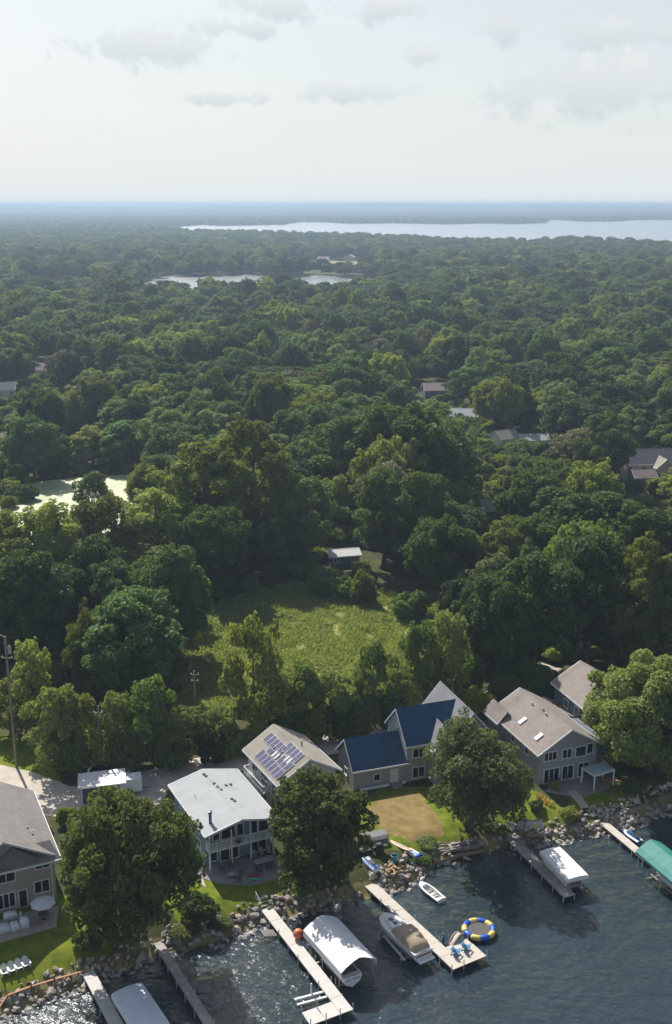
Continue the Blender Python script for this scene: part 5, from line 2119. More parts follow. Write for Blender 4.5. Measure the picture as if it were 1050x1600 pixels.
# floating swing lift: two white bunks by the long dock's end
o = thing('jet_ski_lift', 'small lift with two white bunks at the end of the long dock', 'lift', at(487, 1560, .5), R(22))
for y in (-.42, .42):
    mb = MB()
    mb.box(-1.75, 1.75, y - .12, y + .12, -.05, .13)
    mb.build('bunk', WHITE, o)
for x in (-.9, .9):
    mb = MB()
    mb.box(x - .06, x + .06, -.6, .6, -.20, -.06)
    mb.build('cross_beam', STEEL, o)
mb = MB()
mb.tube([(.2, .62, -2.4), (.2, .62, 1.3)], .09, 8)
mb.build('post', WHITE, o, True)

# orange buoy on the dock edge
mb = MB()
mb.lathe([(.58 * math.sin(math.pi * i / 12) + .005, .58 - .58 * math.cos(math.pi * i / 12)) for i in range(13)], 20)
bo = mb.build('buoy', mat('orange_vinyl', (0.60, 0.16, 0.08), .45, .06), None, True)
bo.location = at(466, 1466, .8)
tag(bo, 'big round orange buoy beside the white canopy', 'buoy')

# water trampoline
TY = mat('yellow_vinyl', (0.68, 0.53, 0.13), .4, .05)
TB = mat('blue_vinyl', (0.02, 0.10, 0.48), .35, .06)
c = at(748, 1453, .35)
tr = thing('water_trampoline', 'round blue and yellow inflatable trampoline floating by the swim platform', 'trampoline', (c.x, c.y, .30))
NS = 10
for i in range(NS):
    mb = MB()
    pts = [(1.62 * math.cos(a), 1.62 * math.sin(a), .12) for a in np.linspace(2 * math.pi * i / NS + .3, 2 * math.pi * (i + 1) / NS + .3, 6)]
    mb.tube(pts, [.31, .335, .345, .345, .335, .31], 12)
    mb.build('tube_segment', TB if i % 2 else TY, tr, True)
mb = MB()
mb.lathe([(1.36, .16), (1.36, .18), (.4, .10), (.01, .09)], 24)
mb.build('jump_mat', mat('trampoline_mat', (0.085, 0.08, 0.085), .8, .2, 2), tr)
mb = MB()
mb.box(-.12, .12, -.12, .12, .10, .13)
mb.build('emblem', DARKM, tr)

# boarding ramp of the trampoline and the blue float
o = thing('boarding_ramp', 'pale pink inflatable boarding ramp between trampoline and swim platform', 'ramp', at(711, 1472, .5), R(52))
mb = MB()
mb.loft([[(x, -w, z), (x, -w, z + .16), (x, w, z + .16), (x, w, z)] for x, w, z in ((-1.0, .26, .05), (-.4, .30, .35), (.3, .30, .62), (.9, .26, .55), (1.2, .22, .3))], closed=True)
mb.build('ramp', mat('pink_vinyl', (0.56, 0.40, 0.33), .5, .08), o, True, .05)
for y in (-.3, .3):
    mb = MB()
    mb.tube([(-1.0, y, .2), (-.3, y, .62), (.4, y, .85), (1.1, y, .62)], .07, 8)
    mb.build('side_tube', VINYL, o, True)
o = thing('float_post', 'slim blue float standing in the water beside the swim platform', 'float', at(692, 1474, 0))
mb = MB()
mb.tube([(0, 0, -.3), (0, 0, .2), (.05, .02, .8), (.02, 0, 1.25), (0, 0, 1.4)], [.16, .2, .2, .16, .05], 10)
mb.build('float_tube', mat('blue_foam', (0.07, 0.22, 0.36), .6, .1), o, True)
mb = MB()
mb.lathe([(.24, -.1), (.26, .02), (.02, .06)], 12)
mb.build('float_base', VINYL, o)


# ------------------------------------------------------------------ chairs and yard things
def adirondack(label, p, rz, m, z, group=None):
    o = thing('lawn_chair', label, 'chair', (p.x, p.y, z), rz, group)
    for i in range(5):
        y = -.02 + i * .115
        mb = MB()
        mb.bar((-.30, y, .38 - .035 * i), (.30, y, .38 - .035 * i), .10, .03)
        mb.build('seat_slat', m, o)
    hts = (.78, .90, .96, .90, .78)
    for i in range(5):
        x = -.23 + i * .115
        mb = MB()
        mb.bar((x, .46, .22), (x * 1.15, .46 + hts[i] * .42, .22 + hts[i] * .85), .10, .025)
        mb.build('back_slat', m, o)
    for s_ in (-1, 1):
        mb = MB()
        mb.box(s_ * .40 - .08, s_ * .40 + .08, -.12, .62, .55, .585)
        mb.build('armrest', m, o)
        mb = MB()
        mb.box(s_ * .36 - .025, s_ * .36 + .025, -.08, .04, 0, .55)
        mb.build('leg', m, o)
        mb = MB()
        mb.bar((s_ * .33, -.02, .34), (s_ * .33, .80, .03), .04, .12)
        mb.build('leg', m, o)
    return o


CHB = mat('blue_chair_plastic', (0.03, 0.20, 0.42), .5, .08)
adirondack('blue slatted chair on the swim platform, nearer the cruiser', at(713, 1488, .78), R(150), CHB, .79)
adirondack('blue slatted chair on the swim platform, nearer the trampoline', at(729, 1481, .78), R(150), CHB, .79)
row = [(9, 1522, 'white slatted chair nearest the picture edge in the row on the tan house lawn'), (20, 1518, 'second white slatted chair in the row on the tan house lawn'),
       (31, 1514, 'third white slatted chair in the row on the tan house lawn'), (42, 1510, 'white slatted chair farthest from the edge in the row on the lawn')]
for px, py, lab in row:
    adirondack(lab, at(px, py, G), R(32), WHITE, gz(*at(px, py, G)[:2]), 'white chairs on the tan house lawn')
adirondack('white chair in the deep shade under the round maple', at(1034, 1232, G), R(200), WHITE, G)
adirondack('white chair at the picture edge under the round maple', at(1047, 1228, G), R(160), WHITE, G)


def table(label, p, z, rz, L, W, h, m, lm, name='patio_table'):
    o = thing(name, label, 'table', (p.x, p.y, z), rz)
    mb = MB()
    mb.box(-L / 2, L / 2, -W / 2, W / 2, h - .05, h)
    mb.build('tabletop', m, o, bevel=.02)
    for x in (-L / 2 + .12, L / 2 - .12):
        for y in (-W / 2 + .12, W / 2 - .12):
            mb = MB()
            mb.box(x - .035, x + .035, y - .035, y + .035, 0, h - .05)
            mb.build('leg', lm, o)
    return o


def patio_chair(label, p, z, rz, m, lm):
    o = thing('patio_chair', label, 'chair', (p.x, p.y, z), rz)
    mb = MB()
    mb.box(-.28, .28, -.26, .28, .40, .48)
    mb.build('seat', m, o, bevel=.03)
    mb = MB()
    mb.add([(-.28, .26, .48), (.28, .26, .48), (.28, .42, 1.0), (-.28, .42, 1.0), (-.28, .32, .46), (.28, .32, .46), (.28, .48, .98), (-.28, .48, .98)],
           [(0, 1, 2, 3), (7, 6, 5, 4), (0, 4, 5, 1), (1, 5, 6, 2), (2, 6, 7, 3), (3, 7, 4, 0)])
    mb.build('backrest', m, o)
    for x in (-.25, .25):
        for y in (-.22, .26):
            mb = MB()
            mb.box(x - .025, x + .025, y - .025, y + .025, 0, .40)
            mb.build('leg', lm, o)
        mb = MB()
        mb.box(x - .04, x + .04, -.24, .3, .62, .66)
        mb.build('armrest', lm, o)
    return o


DKF = mat('dark_wicker', (0.075, 0.075, 0.085), .7, .2, 6)
GRF = mat('grey_resin', (0.34, 0.36, 0.38), .6, .1)
zP = G + .06
table('long grey dining table on the patio below the balcony', at(412, 1352, zP), zP, R(26), 2.4, 1.1, .75, GRF, DARKM)
for i, (px, py, rz, w_) in enumerate(((398, 1342, 30, 'left back of'), (409, 1338, 25, 'behind the middle of'), (420, 1335, 20, 'right back of'), (403, 1362, 205, 'in front of the left end of'),
                                     (420, 1358, 205, 'in front of the right end of'))):
    patio_chair(f'grey patio chair {w_} the long dining table', at(px, py, zP), zP, R(rz), GRF if i < 3 else DKF, DARKM)
table('low dark table among the patio sofas', at(362, 1370, zP), zP, R(20), 1.1, .7, .42, GRF, DKF)
for px, py, rz, w_ in ((349, 1363, 100, 'left of'), (360, 1357, 20, 'behind'), (373, 1377, 210, 'in front of'), (377, 1366, 280, 'right of')):
    patio_chair(f'dark wicker chair {w_} the low patio table', at(px, py, zP), zP, R(rz), DKF, DKF)
mb = MB()
mb.tube([(-.8, 0, .12), (0, .15, .15), (.8, 0, .12)], [.14, .22, .14], 8)
pt = mb.build('pool_float', mat('teal_vinyl', (.05, .35, .30), .5), None, True)
pt.location = at(400, 1376, zP)
tag(pt, 'teal pool float lying at the patio edge', 'pool float')
mb = MB()
mb.tube([(-.7, 0, .12), (0, .1, .14), (.7, 0, .12)], [.12, .18, .12], 8)
pt = mb.build('pool_float', mat('red_vinyl', (.42, .04, .04), .5), None, True)
pt.location = at(396, 1370, zP)
tag(pt, 'red pool float lying at the patio edge', 'pool float')
o = thing('cooler', 'pale cooler at the right end of the shaded patio', 'cooler', at(440, 1366, zP), R(10))
mb = MB()
mb.box(-.45, .45, -.25, .25, 0, .38)
mb.build('body', GRF, o, bevel=.04)
mb = MB()
mb.box(-.47, .47, -.27, .27, .385, .46)
mb.build('lid', WHITE, o, bevel=.03)
o = thing('flower_basket', 'red flower basket hanging on the white balcony rail', 'flower basket', hB.matrix_basis @ Vector((3.7, -1.5, 2.9)))
mb = MB()
mb.lathe([(.15, .0), (.26, .25), (.26, .28)], 10)
mb.build('basket', BARK, o)
bl_ = lobe_leaves(np.array([0, 0, .42]), .36, .12, 160, rng)
me = np_mesh('flowers', bl_.reshape(-1, 3), np.arange(len(bl_) * 4).reshape(-1, 4))
me.materials.append(RED)
obj('flowers', me, None, o)

# tan house deck: umbrella, table, wrapped furniture
zD = G + .16
o = thing('patio_umbrella', 'pale octagonal patio umbrella on the tan house deck', 'umbrella', at(69, 1436, zD))
o.location.z = zD
mb = MB()
mb.tube([(0, 0, 0), (0, 0, 2.65)], .03, 8)
mb.build('pole', ALU, o, True)
mb = MB()
mb.lathe([(.25, 0), (.25, .06), (.05, .12)], 12)
mb.build('base', DARKM, o)
mb = MB()
mb.lathe([(1.42, 2.02), (1.42, 2.14), (.75, 2.42), (.03, 2.62)], 8)
mb.build('canopy', mat('umbrella_cloth', (0.60, 0.62, 0.64), .8, .05), o)
mb = MB()
mb.lathe([(.6, .68), (.6, .73)], 16)
o2 = thing('round_table', 'dark round table under the pale umbrella', 'table', at(69, 1436, zD))
o2.location.z = zD
mb.build('tabletop', DKF, o2)
for k in range(4):
    a = k * 1.57 + .4
    mb = MB()
    mb.bar((.5 * math.cos(a), .5 * math.sin(a), 0), (.4 * math.cos(a), .4 * math.sin(a), .68), .05)
    mb.build('leg', DKF, o2)
WRAP = mat('furniture_wrap', (0.60, 0.64, 0.69), .7, .05, 1.5, .3, 4)


def wrapped(label, px, py, L, W, H, rz):
    o = thing('wrapped_furniture', label, 'covered furniture', at(px, py, zD), R(rz))
    mb = MB()
    secs = []
    for t, sx, sz in ((-.5, .86, .75), (-.42, 1, .95), (-.1, 1, 1.0), (.2, 1, .96), (.42, 1, .85), (.5, .88, .6)):
        secs.append([(L * t, -W / 2 * sx, 0), (L * t, -W / 2 * sx, H * sz * .8), (L * t, -W / 2 * sx * .75, H * sz), (L * t, W / 2 * sx * .75, H * sz * 1.04), (L * t, W / 2 * sx, H * sz * .8), (L * t, W / 2 * sx, 0)])
    mb.loft(secs)
    mb.build('cover', WRAP, o, True)
    mb = MB()
    mb.tube([(-L / 2 * .9, -W / 2 * 1.01, .12), (L / 2 * .9, -W / 2 * 1.01, .12)], .02, 6)
    mb.build('drawstring', VINYL, o)
    return o


wrapped('white covered sofa at the picture edge on the tan house deck', 4, 1456, 1.7, 1.0, .85, 30)
wrapped('white covered armchair in the middle of the tan house deck', 24, 1452, 1.0, 1.0, .85, 30)
wrapped('tall white covered chair next to the umbrella table', 39, 1447, 1.1, 1.0, 1.15, 110)
wrapped('white covered grill close to the tan house wall', 17, 1437, 1.5, .75, 1.0, 25)
o = thing('lamp_post', 'dark slim lamp post beside the row of white chairs', 'lamp', at(8, 1538, G))
o.location.z = gz(o.location.x, o.location.y)
mb = MB()
mb.tube([(0, 0, 0), (0, 0, 2.3)], .045, 8)
mb.build('pole', DARKM, o, True)
mb = MB()
mb.lathe([(.08, 2.3), (.14, 2.36), (.12, 2.6), (.02, 2.7)], 8)
mb.build('lantern', STEEL, o)

# low orange rail along the stones
o = thing('rail_fence', 'low orange timber rail along the lawn edge above the pale stones', 'fence', at(10, 1548, G - .3))
o.location.z = 0
pts = [(-30, 1572), (-5, 1562), (10, 1547), (48, 1533), (84, 1521), (122, 1509), (162, 1496)]
W3 = []
for px, py in pts:
    q = at(px, py, G - .2)
    W3.append(Vector((q.x - o.location.x, q.y - o.location.y, gz(q.x, q.y))))
for a, b in zip(W3[:-1], W3[1:]):
    mb = MB()
    mb.bar(a + Vector((0, 0, .34)), b + Vector((0, 0, .34)), .20, .10)
    mb.build('rail', TIMBER, o)
for i, a in enumerate(W3):
    mb = MB()
    mb.box(a.x - .07, a.x + .07, a.y - .07, a.y + .07, a.z - .3, a.z + (.9 if i in (3, 4) else .29))
    mb.build('post', RED if i in (3, 4) else TIMBER, o)

# pergola beside the brown roofed house
c4 = [at(908, 1199, 4.4), at(929, 1212, 4.4), at(961, 1202, 4.4), at(944, 1190, 4.4)]
o = thing('pergola', 'white pergola with pale blue canopy beside the brown roofed house', 'pergola', ((c4[0] + c4[2]) / 2).xy.to_3d() + Vector((0, 0, G)))
cc = Vector((o.location.x, o.location.y, 0))
L4 = [Vector((p.x, p.y, 0)) - cc for p in c4]
for p in L4:
    mb = MB()
    mb.box(p.x * .94 - .09, p.x * .94 + .09, p.y * .94 - .09, p.y * .94 + .09, 0, 2.2)
    mb.build('post', WHITE, o)
for a, b in zip(L4, L4[1:] + L4[:1]):
    mb = MB()
    mb.bar(a + Vector((0, 0, 2.3)), b + Vector((0, 0, 2.3)), .12, .18)
    mb.build('beam', WHITE, o)
mb = MB()
mb.slab([(p.x * .97, p.y * .97) for p in L4], 2.36, 2.44)
mb.build('canopy', mat('pale_blue_awning', (0.36, 0.50, 0.58), .5, .06, 1), o)
for px, py, rz, lab in ((862, 1227, 150, 'dark patio chair nearest the yellow flowers'), (871, 1222, 190, 'dark patio chair by the sliding doors'), (884, 1219, 170, 'dark patio chair under the first floor windows'), (917, 1216, 200, 'dark patio chair beside the pergola post')):
    patio_chair(lab, at(px, py, zP), zP, R(rz), DKF, DKF)
o = thing('timber_steps', 'orange timber edging beside the pergola', 'timber', at(952, 1222, G))
for k in range(2):
    mb = MB()
    mb.m = Matrix.Rotation(R(-40), 4, 'Z')
    mb.box(-1.3, 1.3, -.12 + .8 * k, .12 + .8 * k, 0, .22)
    mb.build('beam', TIMBER, o)


def flowers(label, px, py, L, W, col, rz, n=500):
    o = thing('flower_bed', label, 'flower bed', at(px, py, G), R(rz))
    o.location.z = gz(o.location.x, o.location.y)
    pts = []
    for k in range(max(2, int(L / .5))):
        pts.append(lobe_leaves(np.array([-L / 2 + L * (k + .5) / max(2, int(L / .5)), rng.normal() * W * .15, .3]), W / 2, .16, n // max(2, int(L / .5)), rng))
    v = np.concatenate(pts)
    k = int(len(v) * .62)
    rng.shuffle(v)
    for nm, vv, m in (('blossoms', v[:k], col), ('leaves', v[k:], F['light'])):
        me = np_mesh(nm, vv.reshape(-1, 3), np.arange(len(vv) * 4).reshape(-1, 4))
        me.materials.append(m)
        obj(nm, me, None, o)


YF = mat('yellow_petals', (0.70, 0.36, 0.02), .7, .3, 3)
PF = mat('pink_petals', (0.45, 0.10, 0.12), .7, .3, 3)
flowers('long bed of orange yellow flowers beside the patio', 850, 1252, 3.4, .8, YF, -60)
flowers('pink flowering clump beside the path', 893, 1267, 1.4, 1.0, PF, 10, 260)
flowers('small yellow flowers at the corner of the stone bank', 976, 1236, 1.2, .7, YF, -40, 200)

# ------------------------------------------------------------------ fire pit corner by the tumbled stones
TARP = mat('grey_tarp', (0.16, 0.15, 0.155), .7, .15, 2, .3, 5)
BLK = mat('black_plastic', (0.015, 0.015, 0.017), .5, .2)
z_ = G
o = thing('covered_table', 'dark grey tarp covered table by the dark maple', 'covered furniture', at(584, 1316, G), R(20))
mb = MB()
mb.loft([[(x, -1.0 * s, 0), (x, -1.05 * s, .9), (x, -.6 * s, 1.15), (x, .6 * s, 1.2), (x, 1.05 * s, .95), (x, 1.0 * s, 0)] for x, s in ((-1.7, .8), (-1.5, 1), (0, 1.02), (1.5, 1), (1.7, .8))])
mb.build('tarp', TARP, o)
mb = MB()
mb.tube([(-1.72, -.9, .2), (1.72, -.9, .2)], .025, 6)
mb.build('rope', TAN, o)
o = thing('grill', 'black barbecue grill beside the tarp covered table', 'grill', at(592, 1331, G), R(15))
mb = MB()
mb.box(-.55, .55, -.3, .3, .1, .85)
mb.build('cabinet', BLK, o, bevel=.03)
mb = MB()
mb.prism([(-.5, .86), (.5, .86), (.5, 1.0), (.3, 1.2), (-.3, 1.2), (-.5, 1.0)], -.3, .3)
mb.build('lid', BLK, o)
for x in (-.85, .85):
    mb = MB()
    mb.box(x - .28, x + .28, -.26, .26, .80, .85)
    mb.build('side_shelf', DARKM, o)
o = thing('storage_bin', 'black storage bin next to the grill', 'bin', at(572, 1334, G), R(24))
mb = MB()
mb.box(-.8, .8, -.4, .4, 0, .62)
mb.build('body', BLK, o, bevel=.04)
mb = MB()
mb.box(-.83, .83, -.43, .43, .625, .72)
mb.build('lid', TARP, o, bevel=.03)
o = thing('planter', 'pale stone planter left of the black bin', 'planter', at(556, 1334, G))
mb = MB()
mb.lathe([(.3, 0), (.42, .5), (.45, .55), (.36, .56), (.33, .45)], 12)
mb.build('pot', STONEM[3], o)
bl_ = lobe_leaves(np.array([0, 0, .7]), .38, .2, 120, rng)
me = np_mesh('leaves', bl_.reshape(-1, 3), np.arange(len(bl_) * 4).reshape(-1, 4))
me.materials.append(F['mid'])
obj('leaves', me, None, o)
o = thing('trash_can', 'teal plastic tub by the stones', 'tub', at(616, 1340, G))
o.location.z = gz(o.location.x, o.location.y)
mb = MB()
mb.lathe([(.32, 0), (.42, .75), (.45, .78), (.40, .79), (.36, .5), (.01, .45)], 14)
mb.build('tub', mat('teal_plastic', (0.03, 0.25, 0.30), .4), o)
mb = MB()
mb.tube([(-.42, 0, .7), (-.3, 0, 1.0), (.3, 0, 1.0), (.42, 0, .7)], .02, 6)
mb.build('handle', STEEL, o)
o = thing('log_pile', 'heap of split tan firewood above the tumbled stones', 'firewood', at(607, 1352, G))
o.location.z = gz(o.location.x, o.location.y)
LOGW = mat('split_wood', (0.46, 0.31, 0.18), .85, .3, 4, .3, 10)
for i in range(22):
    mb = MB()
    a = random.uniform(0, 3.14)
    c = Vector((random.gauss(0, .75), random.gauss(0, .4), random.uniform(.1, .55)))
    d = Vector((math.cos(a), math.sin(a), random.uniform(-.15, .15))) * random.uniform(.25, .42)
    mb.tube([c - d, c + d], random.uniform(.08, .14), 6)
    mb.build('log', LOGW, o)


def jet_ski(label, p, rz, z, hm, sm):
    o = thing('jet_ski', label, 'jet ski', (p.x, p.y, z), rz)
    add_hull(o, 3.0, 1.15, .42, hm, (.9, .91), draft=.18, bow=.5, deck_m=sm)
    mb = MB()
    mb.loft([[(x, -w, .42), (x, -w * .8, h), (x, w * .8, h), (x, w, .42)] for x, w, h in ((.15, .24, .62), (.9, .26, .80), (1.45, .22, .72), (1.7, .3, .80), (2.2, .28, .85), (2.6, .1, .55))], closed=False)
    mb.build('cowl', hm, o)
    mb = MB()
    mb.box(.3, 1.4, -.2, .2, .80, .90)
    mb.build('seat', BLK, o, bevel=.05)
    mb = MB()
    mb.tube([(1.7, -.42, 1.05), (1.85, 0, 1.0), (1.7, .42, 1.05)], .03, 6)
    mb.build('handlebar', DARKM, o)
    return o


p = at(588, 1362, G - .4)
jet_ski('white and blue jet ski parked on the stones by the fire pit', p, R(120), gz(p.x, p.y) + .35, GEL, GELB)
p = at(1000, 1318, .2)
jet_ski('blue and white jet ski moored beside the narrow cream dock', p, R(118), .1, GELB, GEL)


def board(label, p, rz, z, L, W, m, name='paddle_board', cat='paddle board', tip=None):
    o = thing(name, label, cat, (p.x, p.y, z), rz)
    mb = MB()
    secs = []
    for i in range(11):
        t = i / 10
        w = W / 2 * math.sqrt(max(.02, 1 - abs(2 * t - 1) ** 2.6))
        zz = .10 * abs(2 * t - 1) ** 3
        secs.append([(L * (t - .5), -w, zz + .05), (L * (t - .5), -w * .7, zz + .14), (L * (t - .5), w * .7, zz + .14), (L * (t - .5), w, zz + .05), (L * (t - .5), 0, zz)])
    mb.loft(secs)
    mb.build('board', m, o, True)
    mb = MB()
    mb.box(-.5, .35, -W * .28, W * .28, .14, .155)
    mb.build('deck_pad', tip or VINYL, o)
    return o


p = at(627, 1322, G)
board('long pinkish paddle board on the lawn above the stones', p, R(-42), gz(p.x, p.y) + .05, 3.6, .85, mat('salmon_board', (0.56, 0.36, 0.26), .4, .05))
p = at(646, 1328, G)
o = thing('lounge_float', 'bright blue and white lounge float on the lawn edge', 'pool float', (p.x, p.y, gz(p.x, p.y) + .05), R(-48))
for y in (-.34, .34):
    mb = MB()
    mb.tube([(-1.0, y, .2), (.75, y, .2), (.95, y, .2)], [.18, .2, .1], 10)
    mb.build('tube', GEL, o, True)
mb = MB()
mb.tube([(.85, -.5, .22), (.85, .5, .22)], .24, 10)
mb.build('bolster', TB, o, True)
mb = MB()
mb.box(-.9, .7, -.28, .28, .12, .22)
mb.build('pad', mat('sky_blue_vinyl', (.18, .45, .70), .4), o, bevel=.05)

# weathered skiff, driftwood and timber at the shady bank
wo, L = boat_root('old_skiff', 'old grey wooden skiff pulled up on the shady bank', at(702, 1321, G - .5), at(758, 1312, G - .5), 0)
wo.location.z = gz(wo.location.x, wo.location.y) + .25
add_hull(wo, L, 1.5, .5, WOODG, (.06, .82), draft=.2, bow=.5, floor=.12, inner=WOODG)
for t in (.28, .55):
    mb = MB()
    mb.box(L * t - .13, L * t + .13, -.58, .58, .36, .41)
    mb.build('seat', WOODG, wo)
o = thing('driftwood_heap', 'heap of grey driftwood beside the old skiff', 'driftwood', at(696, 1318, G - .2))
o.location.z = gz(o.location.x, o.location.y)
for i in range(16):
    mb = MB()
    a = random.uniform(-.4, .8)
    c = Vector((random.gauss(0, .9), random.gauss(0, .5), random.uniform(.1, .6)))
    d = Vector((math.cos(a), math.sin(a), random.uniform(-.2, .2))) * random.uniform(.4, .9)
    mb.tube([c - d, c + Vector((0, 0, .06)), c + d], [.09, .12, .06], 6)
    mb.build('branch', WOODG, o)
o = thing('retaining_log', 'long brown timber log along the shady water edge', 'log', at(678, 1346, .6))
o.location.z = .45
q = at(756, 1328, .6) - at(678, 1346, .6)
mb = MB()
mb.tube([(0, 0, 0), q * .5 + Vector((0, .2, .1)), q], [.22, .25, .2], 10)
mb.build('log', mat('wet_log', (0.26, 0.17, 0.10), .8, .3, 3, .4, 8), o, True)
mb = MB()
mb.lathe([(.2, -.2), (.2, .9), (.02, .92)], 8, q.x * .3, q.y * .3 - .25)
mb.build('stake', WOODG, o)

# ------------------------------------------------------------------ shed, trailer and pool by the lane
za = G
c = at(161, 1252, G)
o = thing('shed', 'white flat roofed shed with dark blue front beside the lane', 'shed', (c.x, c.y, G), R(12))
mb = MB()
mb.box(-2.9, 2.9, -.2, 3.2, -.1, 2.45)
mb.build('wall', siding('siding_pale_blue', (0.50, 0.56, 0.62)), o)
mb = MB()
mb.prism([(-3.2, 2.47), (3.2, 2.62), (3.2, 2.80), (-3.2, 2.65)], -.7, 3.5)
mb.build('roof', WHITE, o)
mb = MB()
mb.box(-2.6, 2.3, -.26, -.205, .05, 2.3)
fr = mb.build('front_panel', mat('dark_blue_paint', (0.035, 0.075, 0.13), .5, .15), o)
for x in (-1.4, .4):
    mb = MB()
    mb.box(x, x + 1.2, -.32, -.265, 1.0, 2.0)
    mb.build('pane', GLASS, fr)
c = at(206, 1238, G)
o = thing('trailer', 'small white box trailer parked beside the shed', 'trailer', (c.x, c.y, G), R(14))
mb = MB()
mb.box(-1.4, 1.4, -1.0, 1.0, .55, 2.5)
mb.build('box', WHITE, o, bevel=.08)
for y in (-1.03, 1.03):
    mb = MB()
    mb.m = Matrix.Translation((0, y, .36)) @ Matrix.Rotation(R(90), 4, 'X')
    mb.lathe([(.36, -.1), (.36, .1)], 16)
    w_ = mb.build('wheel', BLK, o)
    mb = MB()
    mb.m = Matrix.Translation((0, y * 1.10, .36)) @ Matrix.Rotation(R(90), 4, 'X')
    mb.lathe([(.2, -.02), (.2, .02)], 12)
    mb.build('hub', ALU, w_)
mb = MB()
mb.bar((1.4, 0, .55), (2.5, 0, .5), .1)
mb.build('drawbar', DARKM, o)
c = at(171, 1216, G)
o = thing('round_pool', 'round above ground pool with pale rim behind the white shed', 'pool', (c.x, c.y, G))
mb = MB()
mb.lathe([(2.85, 0), (2.85, 1.25), (2.75, 1.25), (2.75, .05)], 32)
mb.build('wall', mat('pool_wall', (.20, .24, .28), .6), o)
mb = MB()
mb.lathe([(2.98, 1.24), (2.98, 1.34), (2.68, 1.34), (2.68, 1.24)], 32)
mb.build('rim', TRIM, o)
mb = MB()
mb.lathe([(2.67, .9), (2.67, .95), (.01, .95)], 32)
mb.build('cover', mat('pool_cover', (.012, .02, .05), .3, .2), o)

# ------------------------------------------------------------------ utility poles and wires
def pole(label, px, base, top, arms=(), light=False, can=False):
    p = at(px, base, G)
    h = top_height(p.y, top) - G
    o = thing('utility_pole', label, 'utility pole', (p.x, p.y, G))
    mb = MB()
    mb.tube([(0, 0, -.5), (random.uniform(-.1, .1), 0, h * .5), (random.uniform(-.15, .15), 0, h)], [.2, .17, .13], 10)
    mb.build('shaft', POLEW, o, True)
    for z, w in arms:
        mb = MB()
        mb.bar((-w / 2, -.16, h - z), (w / 2, -.16, h - z), .12, .14)
        a = mb.build('crossarm', POLEW, o)
        for x in (-w / 2 + .15, w / 2 - .15):
            mb = MB()
            mb.lathe([(.05, h - z + .07), (.09, h - z + .12), (.05, h - z + .3)], 8, x, -.16)
            mb.build('insulator', WHITE, a)
    if light:
        mb = MB()
        mb.tube([(0, 0, h - .3), (-.7, -.2, h + .3), (-1.5, -.4, h + .25)], .05, 6)
        a = mb.build('lamp_arm', ALU, o)
        mb = MB()
        mb.box(-2.0, -1.4, -.6, -.25, h + .12, h + .28)
        mb.build('lamp_head', ALU, a, bevel=.04)
    if can:
        mb = MB()
        mb.lathe([(.02, h - 2.6), (.28, h - 2.55), (.28, h - 1.6), (.2, h - 1.5), (.05, h - 1.3)], 12, .42, -.1)
        mb.build('transformer', STEEL, o)
    return o, p, h


pL, a1, h1 = pole('tall utility pole with street light at the left edge', 26, 1199, 994, ((3.2, 1.6),), True, True)
pM, a2, h2 = pole('utility pole behind the white shed', 159, 1203, 1103, ((1.0, 1.4),))
pN, a3, h3 = pole('utility pole standing in the trees left of the meadow', 308, 1150, 1048, ((.6, 1.4), (1.6, 1.2)))
pQ, a4, h4 = pole('utility pole behind the back brown roof', 901, 1048, 990, ((.5, 1.4),), False, True)
WIRE = mat('wire_rubber', (0.05, 0.05, 0.055), .6)


def wire(label, a, b, sag, r=.022):
    mb = MB()
    pts = [a.lerp(b, t) - Vector((0, 0, sag * 4 * t * (1 - t))) for t in np.linspace(0, 1, 13)]
    mb.tube(pts, r, 5)
    return tag(mb.build('power_line', WIRE), label, 'cable')


def tip(p, h, dz, dx=0):
    return Vector((p.x + dx, p.y - .16, G + h - dz))


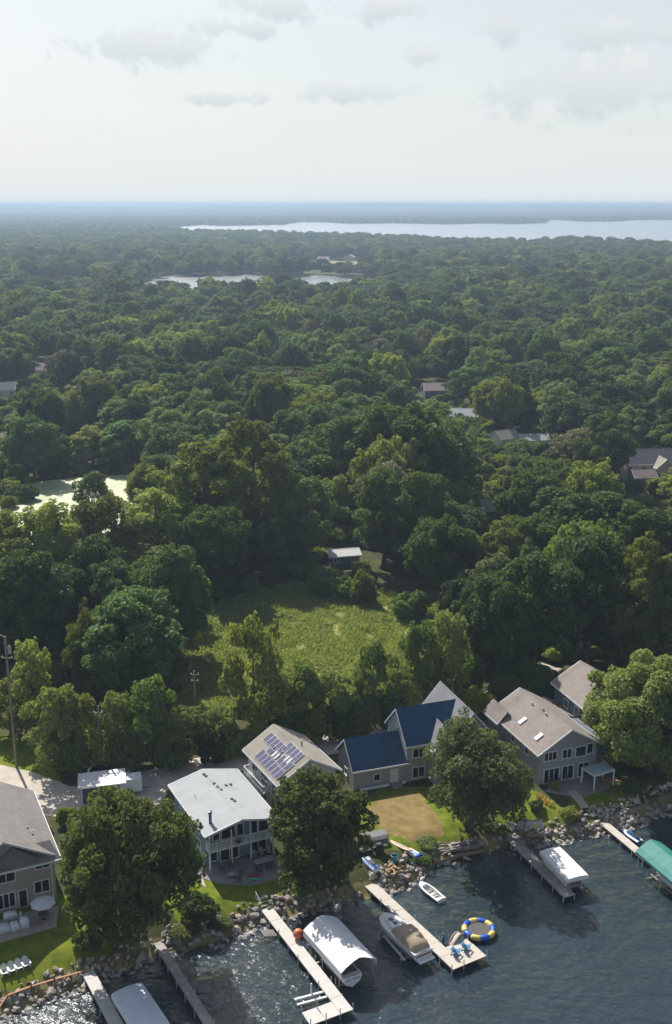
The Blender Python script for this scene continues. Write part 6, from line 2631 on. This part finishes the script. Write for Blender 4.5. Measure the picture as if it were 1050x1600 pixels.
wire('upper wire between the left pole and the shed pole', tip(a1, h1, 3.0, .5), tip(a2, h2, .75, -.5), .5)
wire('lower wire between the left pole and the shed pole', tip(a1, h1, 6.5), tip(a2, h2, 2.6), .6, .035)
wire('upper wire between the shed pole and the pole in the trees', tip(a2, h2, .75, .5), tip(a3, h3, .4, -.5), .5)
wire('lower wire between the shed pole and the pole in the trees', tip(a2, h2, 2.6), tip(a3, h3, 2.4), .5, .03)
wire('wire leaving the left pole past the picture edge', tip(a1, h1, 3.0, -.5), tip(a1, h1, 3.0, -.5) + Vector((-40, 8, 0)), .8)
wire('guy wire slanting from the shed pole to the ground by the lane', tip(a2, h2, 3.4), at(243, 1226, G + .1), 0.0, .035)
wire('service wire from the back pole to the brown roofed house', tip(a4, h4, .4), at(806, 1092, 9.5), .6, .025)

# ------------------------------------------------------------------ far yard things
c = at(820, 706, G)
o = thing('covered_boat', 'bright blue tarp covered boat in the yard of the middle woods', 'boat', (c.x, c.y, G), R(15))
mb = MB()
mb.loft([[(x, -w, .3), (x, -w * .9, h * .8), (x, 0, h), (x, w * .9, h * .8), (x, w, .3)] for x, w, h in ((-3, 1.0, 1.3), (-1.5, 1.2, 2.0), (.5, 1.2, 2.3), (2, .9, 1.8), (3.2, .2, 1.3))], closed=False)
mb.build('tarp', mat('bright_blue_tarp', (.02, .14, .42), .5, .1), o)
mb = MB()
mb.box(-2.6, 2.4, -.8, .8, .1, .3)
mb.build('trailer_frame', DARKM, o)
c = at(1043, 775, G)
o = thing('pickup_truck', 'red pickup truck parked at the right picture edge', 'truck', (c.x, c.y, G), R(10))
REDP = mat('red_car_paint', (.50, .05, .03), .25, .05, coat=.5)
mb = MB()
mb.prism([(-2.6, .5), (2.6, .5), (2.6, 1.0), (1.2, 1.08), (.6, 1.75), (-.7, 1.75), (-.85, 1.08), (-2.6, 1.08)], -.95, .95)
bd = mb.build('body', REDP, o, bevel=.05)
mb = MB()
mb.box(-.6, .55, -.97, .97, 1.15, 1.65)
mb.build('side_glass', GLASS, bd)
mb = MB()
mb.box(-2.5, -.95, -.8, .8, 1.085, 1.10)
mb.build('truck_bed', WHITE, bd)
for x in (-1.6, 1.7):
    for y in (-.9, .9):
        mb = MB()
        mb.m = Matrix.Translation((x, y, .38)) @ Matrix.Rotation(R(90), 4, 'X')
        mb.lathe([(.38, -.13), (.38, .13)], 14)
        w_ = mb.build('wheel', BLK, o)
        mb = MB()
        mb.m = Matrix.Translation((x, y * 1.13, .38)) @ Matrix.Rotation(R(90), 4, 'X')
        mb.lathe([(.2, -.03), (.2, .03)], 10)
        mb.build('rim', ALU, w_)
